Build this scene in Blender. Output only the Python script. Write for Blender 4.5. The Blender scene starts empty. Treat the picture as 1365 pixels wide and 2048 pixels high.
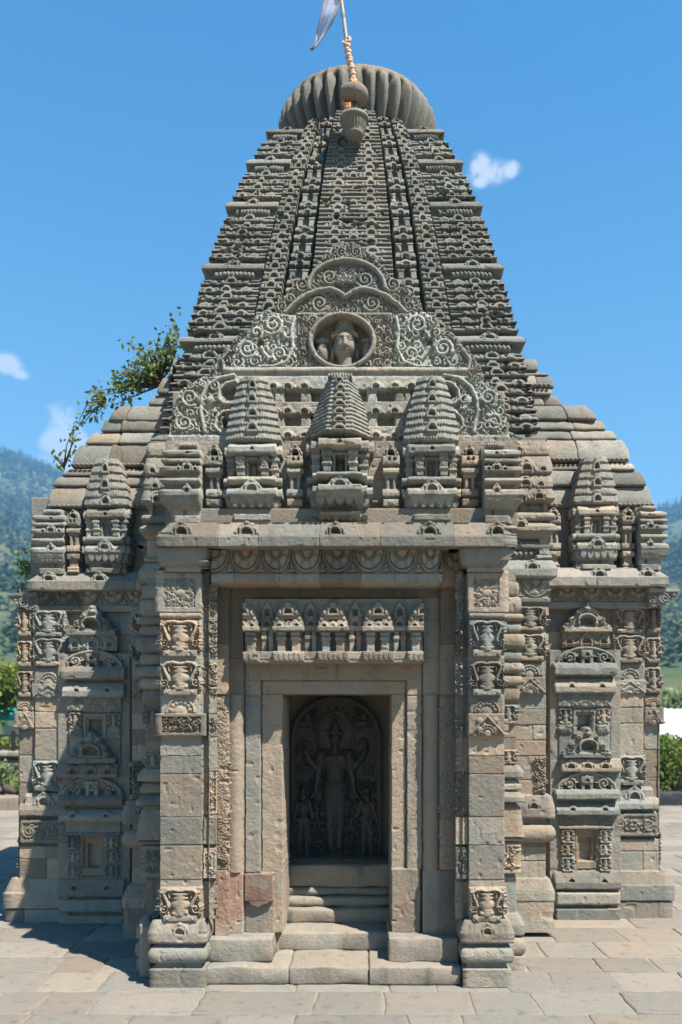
import bpy, math, random
import numpy as np
from mathutils import Matrix, Vector

# ------------------------------------------------------------------ scene, camera, light
scene = bpy.context.scene
COL = scene.collection
F, XC, HY, EYE = 1602.0, 727.0, 1420.0, 1.55      # focal length and principal point of the photograph (in its pixels), eye height

cam_d = bpy.data.cameras.new("camera")
cam = bpy.data.objects.new("camera", cam_d); COL.objects.link(cam)
cam.location = (0, 0, EYE); cam.rotation_euler = (math.pi / 2, 0, 0)
cam_d.sensor_fit = 'VERTICAL'; cam_d.sensor_height = 36.0; cam_d.sensor_width = 24.0
cam_d.lens = F / 2048 * 36.0
cam_d.shift_x = -(XC - 682.5) / 2048
cam_d.shift_y = (HY - 1024) / 2048
cam_d.clip_start = 0.05; cam_d.clip_end = 20000
cam_d.dof.use_dof = True; cam_d.dof.focus_distance = 5.6; cam_d.dof.aperture_fstop = 1.6
scene.camera = cam

SUN = Vector((0.48, -0.43, 1.0)).normalized()
sun_el = math.asin(SUN.z); sun_az = math.atan2(SUN.x, SUN.y)
world = bpy.data.worlds.new("World"); scene.world = world; world.use_nodes = True
SKY_STRENGTH = 0.05
sl = bpy.data.lights.new("sun", 'SUN'); sl.energy = 5.0; sl.angle = math.radians(0.5); sl.color = (1.0, 0.945, 0.85)
so = bpy.data.objects.new("sun", sl); COL.objects.link(so)
so.rotation_euler = (-SUN).to_track_quat('-Z', 'Y').to_euler(); so.location = (5, -5, 12)
scene.view_settings.view_transform = 'Standard'; scene.view_settings.look = 'None'
scene.view_settings.gamma = 1.0; scene.view_settings.exposure = 1.58
scene.render.engine = 'CYCLES'
scene.cycles.max_bounces = 5; scene.cycles.diffuse_bounces = 2; scene.cycles.transparent_max_bounces = 8
scene.cycles.volume_bounces = 0; scene.cycles.use_denoising = True

def N(nt, typ, **kw):
    n = nt.nodes.new(typ)
    for k, v in kw.items():
        if k.startswith('i_'):
            n.inputs[k[2:].replace('_', ' ')].default_value = v
        else:
            setattr(n, k, v)
    return n

def math_n(nt, op, a, b=None, c=None, clamp=False):
    n = nt.nodes.new('ShaderNodeMath'); n.operation = op; n.use_clamp = clamp
    for i, v in enumerate((a, b, c)):
        if v is None: continue
        if isinstance(v, (int, float)): n.inputs[i].default_value = v
        else: nt.links.new(v, n.inputs[i])
    return n.outputs[0]

def mixc(nt, f, a, b, blend='MIX'):
    n = nt.nodes.new('ShaderNodeMix'); n.data_type = 'RGBA'; n.blend_type = blend
    for sock, v in ((n.inputs[0], f), (n.inputs[6], a), (n.inputs[7], b)):
        if isinstance(v, (int, float)): sock.default_value = v
        elif isinstance(v, tuple): sock.default_value = (*v, 1) if len(v) == 3 else v
        else: nt.links.new(v, sock)
    return n.outputs[2]

def ramp(nt, v, lo, hi):
    n = nt.nodes.new('ShaderNodeMapRange'); n.clamp = True; n.interpolation_type = 'SMOOTHSTEP'
    nt.links.new(v, n.inputs[0]); n.inputs[1].default_value = lo; n.inputs[2].default_value = hi
    return n.outputs[0]

def noise(nt, vec, scale, detail=4, rough=0.55, out=0, dist=0.0):
    n = nt.nodes.new('ShaderNodeTexNoise'); n.inputs['Scale'].default_value = scale
    n.inputs['Detail'].default_value = detail; n.inputs['Roughness'].default_value = rough; n.inputs['Distortion'].default_value = dist
    if vec is not None: nt.links.new(vec, n.inputs['Vector'])
    return n.outputs[out]

def build_world():
    nt = world.node_tree
    bg = nt.nodes['Background']
    sky = nt.nodes.new('ShaderNodeTexSky'); sky.sky_type = 'NISHITA'; sky.sun_disc = False
    sky.sun_elevation = sun_el; sky.sun_rotation = sun_az
    sky.altitude = 0; sky.air_density = 1.6; sky.dust_density = 0.0; sky.ozone_density = 10.0
    tc = nt.nodes.new('ShaderNodeTexCoord')
    out = sky.outputs[0]
    nv = nt.nodes.new('ShaderNodeVectorMath'); nv.operation = 'NORMALIZE'
    nt.links.new(tc.outputs['Generated'], nv.inputs[0])
    # clear mountain air: deep blue overhead, paler towards the horizon
    sp = nt.nodes.new('ShaderNodeSeparateXYZ'); nt.links.new(nv.outputs[0], sp.inputs[0])
    tint = mixc(nt, ramp(nt, sp.outputs['Z'], 0.12, 0.72), (.80, 1.06, .93), (.06, .77, 1.0))
    out = mixc(nt, 1.0, out, tint, 'MULTIPLY')
    # small fair-weather clouds low over the valley: puffs given by compass direction, broken up by noise
    n1 = noise(nt, nv.outputs[0], 34, 8, 0.68, dist=0.9)
    tot = None
    for (px, py, rx, ry, amp) in ((982, 345, 48, 22, .85), (962, 330, 24, 26, 1.0), (1022, 340, 26, 15, .9), (965, 360, 22, 14, .9), (14, 728, 34, 22, .9), (40, 748, 24, 12, .6),
                             (128, 842, 32, 42, .75), (100, 815, 14, 14, .35), (134, 905, 50, 52, 2.2), (116, 922, 24, 26, 1.8), (-60, 715, 60, 40, .9), (1480, 560, 60, 34, 1.0)):
        d = Vector(((px - XC) / F, 1.0, (HY - py) / F)); L = d.length; d.normalize()
        sub = nt.nodes.new('ShaderNodeVectorMath'); sub.operation = 'SUBTRACT'
        nt.links.new(nv.outputs[0], sub.inputs[0]); sub.inputs[1].default_value = d
        sc = nt.nodes.new('ShaderNodeVectorMath'); sc.operation = 'MULTIPLY'
        nt.links.new(sub.outputs[0], sc.inputs[0]); a = F * L / rx; b = F * L / ry; sc.inputs[1].default_value = (a, a, b)
        ln = nt.nodes.new('ShaderNodeVectorMath'); ln.operation = 'LENGTH'; nt.links.new(sc.outputs[0], ln.inputs[0])
        v = math_n(nt, 'MULTIPLY', math_n(nt, 'SUBTRACT', 1.25, ln.outputs['Value'], clamp=True), amp)
        tot = v if tot is None else math_n(nt, 'MAXIMUM', tot, v)
    dens = math_n(nt, 'MULTIPLY', tot, math_n(nt, 'MULTIPLY_ADD', n1, 4.2, -1.35, clamp=False), clamp=True)
    dens = ramp(nt, dens, 0.05, 0.75)
    out = mixc(nt, math_n(nt, 'MULTIPLY', dens, 0.93), out, (5.6, 5.9, 6.4))
    nt.links.new(out, bg.inputs[0]); bg.inputs[1].default_value = SKY_STRENGTH
build_world()

# ------------------------------------------------------------------ materials
def new_mat(name):
    m = bpy.data.materials.new(name); m.use_nodes = True
    nt = m.node_tree; b = nt.nodes['Principled BSDF']
    return m, nt, b

def stone_mat(name, grey=(.166, .168, .152), warm=(.270, .195, .136), dark=(.04, .039, .032), pale=(.33, .325, .28), bump=1.0, rough=.88):
    m, nt, b = new_mat(name)
    pos = N(nt, 'ShaderNodeTexCoord').outputs['Object']
    at = N(nt, 'ShaderNodeAttribute', attribute_name='col')
    sep = nt.nodes.new('ShaderNodeSeparateColor'); nt.links.new(at.outputs['Color'], sep.inputs[0])
    tint, lich, wrm = sep.outputs[0], sep.outputs[1], sep.outputs[2]
    n1 = noise(nt, pos, 2.3, 5, .6); n2 = noise(nt, pos, 9.0, 6, .65, dist=.4); n3 = noise(nt, pos, 38, 5, .7); n4 = noise(nt, pos, 160, 3, .6)
    wf = math_n(nt, 'ADD', wrm, math_n(nt, 'MULTIPLY_ADD', n1, 1.7, -.85))
    wf = math_n(nt, 'ADD', wf, math_n(nt, 'MULTIPLY_ADD', n2, .9, -.45), clamp=True)
    c = mixc(nt, wf, grey, warm)
    # greenish-grey film and dark biological crust in patches
    c = mixc(nt, math_n(nt, 'MULTIPLY', ramp(nt, noise(nt, pos, 5.2, 6, .7, dist=.6), .48, .70), .55), c, (.15, .16, .125))
    c = mixc(nt, math_n(nt, 'MULTIPLY', ramp(nt, n3, .56, .76), .75), c, dark)
    c = mixc(nt, math_n(nt, 'MULTIPLY', ramp(nt, n2, .60, .78), .5), c, dark)
    mp = nt.nodes.new('ShaderNodeMapping'); mp.inputs['Scale'].default_value = (1, 1, .12); nt.links.new(pos, mp.inputs['Vector'])
    stk = noise(nt, mp.outputs[0], 13, 5, .65)
    c = mixc(nt, math_n(nt, 'MULTIPLY', ramp(nt, stk, .54, .72), .6), c, (.07, .062, .045))
    c = mixc(nt, math_n(nt, 'MULTIPLY', ramp(nt, noise(nt, mp.outputs[0], 6, 4, .6), .55, .72), math_n(nt, 'MULTIPLY', wrm, .7)), c, (.23, .145, .07))
    # pale lichen
    lf = math_n(nt, 'MULTIPLY', ramp(nt, math_n(nt, 'ADD', n3, math_n(nt, 'MULTIPLY_ADD', n2, .6, -.3)), .36, .62), lich, clamp=True)
    c = mixc(nt, lf, c, pale)
    c = mixc(nt, math_n(nt, 'MULTIPLY', ramp(nt, n4, .66, .78), .5), c, pale)
    # vermilion stain left by worship (alpha of the attribute)
    sf = math_n(nt, 'MULTIPLY', math_n(nt, 'SUBTRACT', 1.0, at.outputs['Alpha'], clamp=True), ramp(nt, math_n(nt, 'ADD', n2, math_n(nt, 'MULTIPLY', n3, .4)), .52, .8))
    c = mixc(nt, sf, c, (.17, .07, .05))
    val = math_n(nt, 'MULTIPLY_ADD', tint, .85, .58)
    val = math_n(nt, 'MULTIPLY', val, math_n(nt, 'MULTIPLY_ADD', n4, .5, .75))
    hs = nt.nodes.new('ShaderNodeHueSaturation'); nt.links.new(c, hs.inputs['Color']); nt.links.new(val, hs.inputs['Value'])
    nt.links.new(hs.outputs[0], b.inputs['Base Color'])
    b.inputs['Roughness'].default_value = rough; b.inputs['Specular IOR Level'].default_value = .25
    bm = nt.nodes.new('ShaderNodeBump'); bm.inputs['Strength'].default_value = .95 * bump; bm.inputs['Distance'].default_value = .007
    hgt = math_n(nt, 'ADD', math_n(nt, 'MULTIPLY', n3, .9), math_n(nt, 'MULTIPLY', n4, .55))
    nt.links.new(hgt, bm.inputs['Height']); nt.links.new(bm.outputs[0], b.inputs['Normal'])
    return m

def plain_mat(name, col, rough=.8, var=.25, scale=12, bump=.15, spec=.3, metal=0.0, trans=0.0):
    m, nt, b = new_mat(name)
    pos = N(nt, 'ShaderNodeTexCoord').outputs['Object']
    n1 = noise(nt, pos, scale, 5, .6)
    hs = nt.nodes.new('ShaderNodeHueSaturation'); hs.inputs['Color'].default_value = (*col, 1)
    nt.links.new(math_n(nt, 'MULTIPLY_ADD', n1, 2 * var, 1 - var), hs.inputs['Value'])
    nt.links.new(hs.outputs[0], b.inputs['Base Color'])
    b.inputs['Roughness'].default_value = rough; b.inputs['Specular IOR Level'].default_value = spec; b.inputs['Metallic'].default_value = metal
    if trans:
        b.inputs['Transmission Weight'].default_value = 0
        tr = nt.nodes.new('ShaderNodeBsdfTranslucent'); nt.links.new(hs.outputs[0], tr.inputs[0])
        mx = nt.nodes.new('ShaderNodeMixShader'); mx.inputs[0].default_value = trans
        nt.links.new(b.outputs[0], mx.inputs[1]); nt.links.new(tr.outputs[0], mx.inputs[2])
        nt.links.new(mx.outputs[0], nt.nodes['Material Output'].inputs[0])
    if bump:
        bm = nt.nodes.new('ShaderNodeBump'); bm.inputs['Strength'].default_value = bump; bm.inputs['Distance'].default_value = .01
        nt.links.new(n1, bm.inputs['Height']); nt.links.new(bm.outputs[0], b.inputs['Normal'])
    return m

def leaf_mat(name, c1, c2, trans=.3):
    m, nt, b = new_mat(name)
    at = N(nt, 'ShaderNodeAttribute', attribute_name='col')
    sep = nt.nodes.new('ShaderNodeSeparateColor'); nt.links.new(at.outputs['Color'], sep.inputs[0])
    c = mixc(nt, sep.outputs[0], c1, c2)
    nt.links.new(c, b.inputs['Base Color']); b.inputs['Roughness'].default_value = .55; b.inputs['Specular IOR Level'].default_value = .3
    tr = nt.nodes.new('ShaderNodeBsdfTranslucent'); nt.links.new(c, tr.inputs[0])
    mx = nt.nodes.new('ShaderNodeMixShader'); mx.inputs[0].default_value = trans
    nt.links.new(b.outputs[0], mx.inputs[1]); nt.links.new(tr.outputs[0], mx.inputs[2])
    nt.links.new(mx.outputs[0], nt.nodes['Material Output'].inputs[0])
    return m

M_STONE = stone_mat('temple_stone')
M_STELE = stone_mat('dark_stele_stone', grey=(.060, .053, .048), warm=(.085, .064, .046), dark=(.022, .021, .020), pale=(.15, .15, .16), rough=.38)
M_PAVE = stone_mat('paving_stone', grey=(.175, .16, .138), warm=(.222, .18, .138), dark=(.115, .10, .083), pale=(.26, .235, .20), bump=.8)
M_MORTAR = plain_mat('mortar', (.21, .176, .138), .95, .3, 6)

# ------------------------------------------------------------------ mesh helpers
def raw_mesh(name, V, Q=None, T=None, col=None, smooth=True, mat=None):
    """V (n,3), Q quads (m,4), T triangles (k,3) -> Mesh"""
    me = bpy.data.meshes.new(name)
    V = np.asarray(V, dtype=np.float32); nq = 0 if Q is None else len(Q); ntr = 0 if T is None else len(T)
    me.vertices.add(len(V)); me.vertices.foreach_set('co', V.ravel())
    idx = []; starts = []
    if nq:
        idx.append(np.asarray(Q, dtype=np.int32).ravel()); starts.append(np.arange(nq, dtype=np.int32) * 4)
    if ntr:
        idx.append(np.asarray(T, dtype=np.int32).ravel()); starts.append(nq * 4 + np.arange(ntr, dtype=np.int32) * 3)
    idx = np.concatenate(idx); starts = np.concatenate(starts)
    me.loops.add(len(idx)); me.loops.foreach_set('vertex_index', idx)
    me.polygons.add(nq + ntr); me.polygons.foreach_set('loop_start', starts)
    me.polygons.foreach_set('use_smooth', np.full(nq + ntr, smooth, dtype=bool))
    me.update(calc_edges=True)
    if col is not None:
        a = me.attributes.new('col', 'FLOAT_COLOR', 'POINT')
        c = np.ones((len(V), 4), dtype=np.float32); c[:, :np.shape(col)[-1]] = col; a.data.foreach_set('color', c.ravel())
    if mat: me.materials.append(mat)
    me.validate()
    return me

def link(name, me, parent=None):
    o = bpy.data.objects.new(name, me); COL.objects.link(o)
    if parent is not None:
        o.parent = parent
        if parent.parent is None: o.matrix_parent_inverse = Matrix.Translation(-parent.location)
    return o

def tag(o, label=None, cat=None, group=None, kind=None):
    for k, v in (('label', label), ('category', cat), ('group', group), ('kind', kind)):
        if v: o[k] = v
    return o

def empty(name, loc):
    o = bpy.data.objects.new(name, None); COL.objects.link(o); o.location = loc; o.empty_display_size = .2
    return o

class MB:
    """collects shapes of one mesh"""
    def __init__(s): s.V = []; s.Q = []; s.T = []; s.C = []; s.n = 0
    def add(s, V, Q=None, T=None, col=(.5, 0, .4)):
        V = np.asarray(V, dtype=float).reshape(-1, 3)
        if Q is not None and len(Q): s.Q.append(np.asarray(Q, dtype=np.int64).reshape(-1, 4) + s.n)
        if T is not None and len(T): s.T.append(np.asarray(T, dtype=np.int64).reshape(-1, 3) + s.n)
        c = np.asarray(col, dtype=float)
        if c.ndim == 1: c = np.tile(c, (len(V), 1))
        s.V.append(V); s.C.append(c); s.n += len(V)
        return s
    def mesh(s, name, mat, smooth=False):
        return raw_mesh(name, np.concatenate(s.V), np.concatenate(s.Q) if s.Q else None, np.concatenate(s.T) if s.T else None, np.concatenate(s.C), smooth, mat)
    def build(s, name, mat, parent=None, smooth=False):
        return link(name, s.mesh(name, mat, smooth), parent)
    # a hand-cut stone block: rounded, slightly uneven
    def block(s, x0, x1, y0, y1, z0, z1, r=.012, jit=.004, n=5, col=None, rng=random, split=0.0):
        if col is None: col = (rng.uniform(.25, .75), rng.uniform(0, .25), rng.uniform(.2, .7))
        c = np.array([(x0 + x1) / 2, (y0 + y1) / 2, (z0 + z1) / 2]); h = np.abs(np.array([x1 - x0, y1 - y0, z1 - z0])) / 2
        r = min(r, h.min() * .9)
        t = []
        for k in range(3):
            i = max(1, int(min(n, h[k] / .03)))
            t.append(np.concatenate([[-h[k], -h[k] + r * .3, -h[k] + r], np.linspace(-h[k] + r, h[k] - r, i + 1)[1:-1], [h[k] - r, h[k] - r * .3, h[k]]]))
        V = []; Q = []; off = 0
        for ax in range(3):
            a, b = (ax + 1) % 3, (ax + 2) % 3
            for sg in (-1, 1):
                A, B = np.meshgrid(t[a], t[b], indexing='ij')
                P = np.zeros(A.shape + (3,)); P[..., a] = A; P[..., b] = B; P[..., ax] = sg * h[ax]
                na, nb = A.shape
                I = np.arange(na * nb).reshape(na, nb) + off
                q = np.stack([I[:-1, :-1], I[1:, :-1], I[1:, 1:], I[:-1, 1:]], -1).reshape(-1, 4)
                if sg < 0: q = q[:, ::-1]
                V.append(P.reshape(-1, 3)); Q.append(q); off += na * nb
        V = np.concatenate(V)
        core = np.clip(V, -(h - r), h - r); d = V - core; L = np.linalg.norm(d, axis=1, keepdims=True); L[L == 0] = 1
        V = core + d / L * np.minimum(L, r)
        ph = rng.uniform(0, 50)
        W = V + c
        nz = np.sin(W[:, 0] * 31 + ph) * np.cos(W[:, 1] * 27 + ph * 1.3) + np.sin(W[:, 2] * 43 + W[:, 0] * 17 + ph * .7) * .8 + np.sin(W[:, 0] * 71 + W[:, 2] * 63) * .5
        dirv = V / (np.linalg.norm(V / h, axis=1, keepdims=True) + 1e-9) / h
        if split: nz = nz + split * (np.sin(W[:, 2] * 210 + 2.5 * np.sin(W[:, 0] * 13 + ph) + ph) + .8 * np.sin(W[:, 0] * 97 + W[:, 2] * 130 + ph) * np.sin(W[:, 2] * 83 + ph))
        W = W + dirv * (nz * jit * .5)[:, None]
        return s.add(W, np.concatenate(Q), col=col)
    def bend(s, z0, z1, dy, dx, xin, xout):
        """lean the upper part of the last block back (dy) and its outer end inwards (dx)"""
        V = s.V[-1]; t = np.clip((V[:, 2] - z0) / (z1 - z0), 0, 1); u = np.clip((V[:, 0] - xin) / (xout - xin), 0, 1)
        V[:, 1] += dy * t ** 1.6; V[:, 0] += dx * t ** 1.8 * u ** 2
        return s
    def lathe(s, prof, c, n=48, col=(.5, 0, .4), ribs=0, ribd=0.0, axis='z', ribmask=None):
        """prof: list of (r, z)"""
        prof = np.array(prof, dtype=float); m = len(prof)
        th = np.linspace(0, 2 * math.pi, n, endpoint=False)
        R = np.repeat(prof[:, :1], n, 1)
        if ribs:
            rr = np.abs(np.cos(th * ribs / 2)) ** .7
            k = np.ones(m) if ribmask is None else np.array(ribmask)
            R = R * (1 - ribd * k[:, None] * (1 - rr[None, :]))
        V = np.stack([R * np.cos(th), R * np.sin(th), np.repeat(prof[:, 1:2], n, 1)], -1)
        if axis == 'y': V = V[..., [0, 2, 1]]
        V = V.reshape(-1, 3) + np.array(c)
        I = np.arange(m * n).reshape(m, n); J = np.roll(I, -1, 1)
        q = np.stack([I[:-1], J[:-1], J[1:], I[1:]], -1).reshape(-1, 4)
        if axis == 'y': q = q[:, ::-1]
        return s.add(V, q, col=col)
    def tube(s, pts, rad, n=8, col=(.5, 0, .4)):
        pts = np.array(pts, dtype=float); m = len(pts); rad = np.full(m, rad) if np.isscalar(rad) else np.array(rad, dtype=float)
        V = []
        for i in range(m):
            t = pts[min(i + 1, m - 1)] - pts[max(i - 1, 0)]; t /= np.linalg.norm(t) + 1e-9
            u = np.cross(t, (0.31, .9, .2)); u /= np.linalg.norm(u); v = np.cross(t, u)
            a = np.linspace(0, 2 * math.pi, n, endpoint=False)
            V.append(pts[i] + rad[i] * (np.cos(a)[:, None] * u + np.sin(a)[:, None] * v))
        V = np.concatenate(V + [pts[:1], pts[-1:]]); I = np.arange(m * n).reshape(m, n); J = np.roll(I, -1, 1)
        q = np.stack([I[:-1], J[:-1], J[1:], I[1:]], -1).reshape(-1, 4)
        T = [(m * n, J[0, k], I[0, k]) for k in range(n)] + [(m * n + 1, I[-1, k], J[-1, k]) for k in range(n)]
        return s.add(V, q, T, col=col)

def vnoise(P, Q, scale, seed):
    r = np.random.RandomState(seed)
    x = (P - P.min()) / scale; y = (Q - Q.min()) / scale
    nx, ny = int(x.max()) + 3, int(y.max()) + 3
    L = r.uniform(-1, 1, (ny, nx))
    xi = x.astype(int); yi = y.astype(int); fx = x - xi; fy = y - yi
    fx = fx * fx * (3 - 2 * fx); fy = fy * fy * (3 - 2 * fy)
    return (L[yi, xi] * (1 - fx) + L[yi, xi + 1] * fx) * (1 - fy) + (L[yi + 1, xi] * (1 - fx) + L[yi + 1, xi + 1] * fx) * fy

# ------------------------------------------------------------------ carved relief
class Rel:
    """A carved stone face standing at depth Y, facing the photographer's side. It is laid out in the measuring units of a
    survey photo (1 unit = Y/F metres), x to the right and y downwards; H is the relief in millimetres. dl / dr make the face
    turn the corner and run back dl / dr metres along the left / right flank."""
    def __init__(s, x0, y0, x1, y1, Y, step=1.25, dl=0.0, dr=0.0, base=0.0, mir=None, seed=0, warm=.4, lich=.1, tint=.5, back=.12, warp=.55, rough=1.6, tones=(.14, .86)):
        s.x0, s.x1, s.y0, s.y1, s.Y = x0, x1, y0, y1, Y
        s.k = F / Y; s.mir = mir; s.back = back; s.dl, s.dr = dl, dr
        a = x0 - dl * s.k; b = x1 + dr * s.k
        p = np.linspace(a, b, max(3, int((b - a) / step) + 2))
        if dl: p[np.argmin(abs(p - x0))] = x0
        if dr: p[np.argmin(abs(p - x1))] = x1
        q = np.linspace(y0, y1, max(3, int((y1 - y0) / step) + 2))
        s.p, s.q = p, q
        P, Q = np.meshgrid(p, q); s.P0, s.Q0 = P, Q
        s.P = P + warp * vnoise(P, Q, 17, seed + 1) + warp * .5 * vnoise(P, Q, 6, seed + 2)
        s.Q = Q + warp * vnoise(P, Q, 23, seed + 3) + warp * .5 * vnoise(P, Q, 6, seed + 4)
        s.H = np.full(P.shape, float(base)); s.C = np.ones(P.shape + (4,)); s.C[..., 0] = tint; s.C[..., 1] = lich; s.C[..., 2] = warm
        s.tones = tones
        s.mask = None; s.rng = np.random.RandomState(seed + 77); s.rough = rough; s.seed = seed
    def win(s, x0, y0, x1, y1, m=3):
        i0, i1 = np.searchsorted(s.q, [y0 - m, y1 + m]); j0, j1 = np.searchsorted(s.p, [x0 - m, x1 + m])
        return slice(i0, i1), slice(j0, j1)
    def put(s, w, val, ok, mode):
        H = s.H[w]
        if mode == 'set': n = val
        elif mode == 'max': n = np.maximum(H, val)
        elif mode == 'min': n = np.minimum(H, val)
        else: n = H + val
        s.H[w] = np.where(ok, n, H)
    def box(s, x0, y0, x1, y1, h, mode='set', r=2.0, bev=None, tone=True):
        w = s.win(x0, y0, x1, y1); P, Q = s.P[w], s.Q[w]
        if P.size == 0: return s
        d = np.minimum(np.minimum(P - x0, x1 - P), np.minimum(Q - y0, y1 - Q))
        bev = 4.0 if bev is None else bev
        val = h - np.sign(h if h else 1) * bev * (1 - np.clip(d / r, 0, 1)) ** 2 if mode != 'add' else h * np.clip(d / r, 0, 1)
        s.put(w, val, d >= 0, mode)
        if tone: s.tone(x0, y0, x1, y1)
        return s
    def tone(s, x0, y0, x1, y1, t=None, l=None, wm=None):
        w = s.win(x0, y0, x1, y1, 0); P, Q = s.P[w], s.Q[w]
        if P.size == 0: return s
        ok = (P >= x0) & (P <= x1) & (Q >= y0) & (Q <= y1)
        C = s.C[w]
        C[..., 0] = np.where(ok, s.rng.uniform(*s.tones) if t is None else t, C[..., 0])
        C[..., 2] = np.where(ok, np.clip(C[..., 2] + s.rng.uniform(-.36, .36), 0, 1) if wm is None else wm, C[..., 2])
        if l is not None: C[..., 1] = np.where(ok, l, C[..., 1])
        return s
    def stain(s, x0, y0, x1, y1, a=.0):
        w = s.win(x0, y0, x1, y1, 0); P, Q = s.P[w], s.Q[w]
        ok = (P >= x0) & (P <= x1) & (Q >= y0) & (Q <= y1)
        d = np.clip(np.minimum(np.minimum(P - x0, x1 - P), np.minimum(Q - y0, y1 - Q)) / 12, 0, 1)
        s.C[w][..., 3] = np.where(ok, np.minimum(s.C[w][..., 3], 1 - d * (1 - a)), s.C[w][..., 3])
        return s
    def joint(s, x0, y0, x1, y1, d=7.0, wd=.9):
        """a mortar joint line"""
        return s.ridge([(x0, y0), ((x0 + x1) / 2, (y0 + y1) / 2 + s.rng.uniform(-.6, .6)), (x1, y1)], wd, -d, add=True)
    def masonry(s, x0, x1, ys, n=(1, 2), d=7):
        for a, b in zip(ys[:-1], ys[1:]):
            k = s.rng.randint(n[0], n[1] + 1); xs = [x0] + sorted(s.rng.uniform(x0 + (x1 - x0) * .2, x0 + (x1 - x0) * .8, k - 1)) + [x1]
            for u, v in zip(xs[:-1], xs[1:]):
                s.tone(u, a, v, b); s.box(u, a, v, b, s.rng.uniform(-2.5, 2.5), 'add', tone=False)
                if u > x0: s.joint(u, a, u, b, d)
            if b < ys[-1]: s.joint(x0, b, x1, b, d)
        return s
    def prof(s, y0, y1, f, mode='set', x0=None, x1=None):
        x0 = s.p[0] - 5 if x0 is None else x0; x1 = s.p[-1] + 5 if x1 is None else x1
        w = s.win(x0, y0, x1, y1); P, Q = s.P[w], s.Q[w]
        if P.size == 0: return s
        t = (Q - y0) / (y1 - y0)
        s.put(w, f(np.clip(t, 0, 1)), (t >= 0) & (t <= 1) & (P >= x0) & (P <= x1), mode)
        return s
    def roll(s, y0, y1, h, x0=None, x1=None, b=0.0, tone=True):
        s.prof(y0, y1, lambda t: b + (h - b) * np.sqrt(np.clip(1 - (2 * t - 1) ** 2, 0, 1)), 'set', x0, x1)
        return s.tone(x0 if x0 is not None else s.x0, y0, x1 if x1 is not None else s.x1, y1) if tone else s
    def slab(s, y0, y1, h, x0=None, x1=None, top=.35, lip=.5, tone=True):
        """roof-slab moulding: slopes out and down to a vertical lip"""
        s.prof(y0, y1, lambda t: h * (top + (1 - top) * np.clip(t / (1 - lip + 1e-6), 0, 1) ** .8) - 5 * np.clip((t - .9) / .1, 0, 1), 'set', x0, x1)
        return s.tone(x0 if x0 is not None else s.x0, y0, x1 if x1 is not None else s.x1, y1) if tone else s
    def flare(s, y0, y1, ha, hb, x0=None, x1=None, pw=1.0):
        return s.prof(y0, y1, lambda t: ha + (hb - ha) * t ** pw, 'set', x0, x1)
    def ridge(s, pts, r, h, base=None, add=False, taper=None):
        pts = np.array(pts, dtype=float)
        w = s.win(pts[:, 0].min() - r, pts[:, 1].min() - r, pts[:, 0].max() + r, pts[:, 1].max() + r); P, Q = s.P[w], s.Q[w]
        if P.size == 0: return s
        best = np.full(P.shape, 9.0)
        n = len(pts) - 1
        for i in range(n):
            a, b = pts[i], pts[i + 1]; ab = b - a; L = ab @ ab + 1e-9
            t = np.clip(((P - a[0]) * ab[0] + (Q - a[1]) * ab[1]) / L, 0, 1)
            rr = r if taper is None else r * (taper[0] + (taper[1] - taper[0]) * (i + t) / n)
            d = np.hypot(P - a[0] - t * ab[0], Q - a[1] - t * ab[1]) / rr
            best = np.minimum(best, d)
        v = h * np.clip(1 - best ** 2, 0, 1) ** (.5 if add else .36)
        if add: s.put(w, v, best < 1, 'add')
        else: s.put(w, v + (0 if base is None else base), best < 1, 'max')
        return s
    def dome(s, cx, cy, rx, ry, h, base=0.0, mode='max', flat=1.0):
        w = s.win(cx - rx, cy - ry, cx + rx, cy + ry); P, Q = s.P[w], s.Q[w]
        if P.size == 0: return s
        d = ((P - cx) / rx) ** 2 + ((Q - cy) / ry) ** 2
        s.put(w, base + h * np.clip(1 - d, 0, 1) ** (.5 * flat), d < 1, mode)
        return s
    def hole(s, x0, y0, x1, y1, h, arch=False):
        w = s.win(x0, y0, x1, y1); P, Q = s.P[w], s.Q[w]
        if P.size == 0: return s
        if arch:
            cx = (x0 + x1) / 2; rx = (x1 - x0) / 2; ry = min(y1 - y0, rx * 1.1)
            ok = (abs(P - cx) <= rx) & (Q <= y1) & (((Q >= y0 + ry)) | ((((P - cx) / rx) ** 2 + ((Q - y0 - ry) / ry) ** 2) <= 1))
        else: ok = (P >= x0) & (P <= x1) & (Q >= y0) & (Q <= y1)
        s.put(w, np.full(P.shape, float(h)), ok, 'min')
        return s
    # ---- ornaments
    def spiral(s, cx, cy, R, h, base, turns=1.6, dr=1, a0=0.0, rad=None, lobes=True):
        t = np.linspace(0, 1, 22); a = a0 + dr * turns * 2 * math.pi * t; rr = R * (1 - .86 * t)
        rad = max(1.2, R * .17) if rad is None else rad
        s.ridge(np.stack([cx + rr * np.cos(a), cy + rr * np.sin(a)], -1), rad, h, base, taper=(1.0, .75))
        s.dome(cx, cy, max(1.4, R * .17), max(1.4, R * .17), h * 1.05, base)
        if lobes and R > 5:
            for i in range(7):
                a = a0 + dr * (i * .5 + .2); s.dome(cx + R * 1.17 * math.cos(a), cy + R * 1.17 * math.sin(a), R * .2, R * .2, h * .75, base)
        return s
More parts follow.
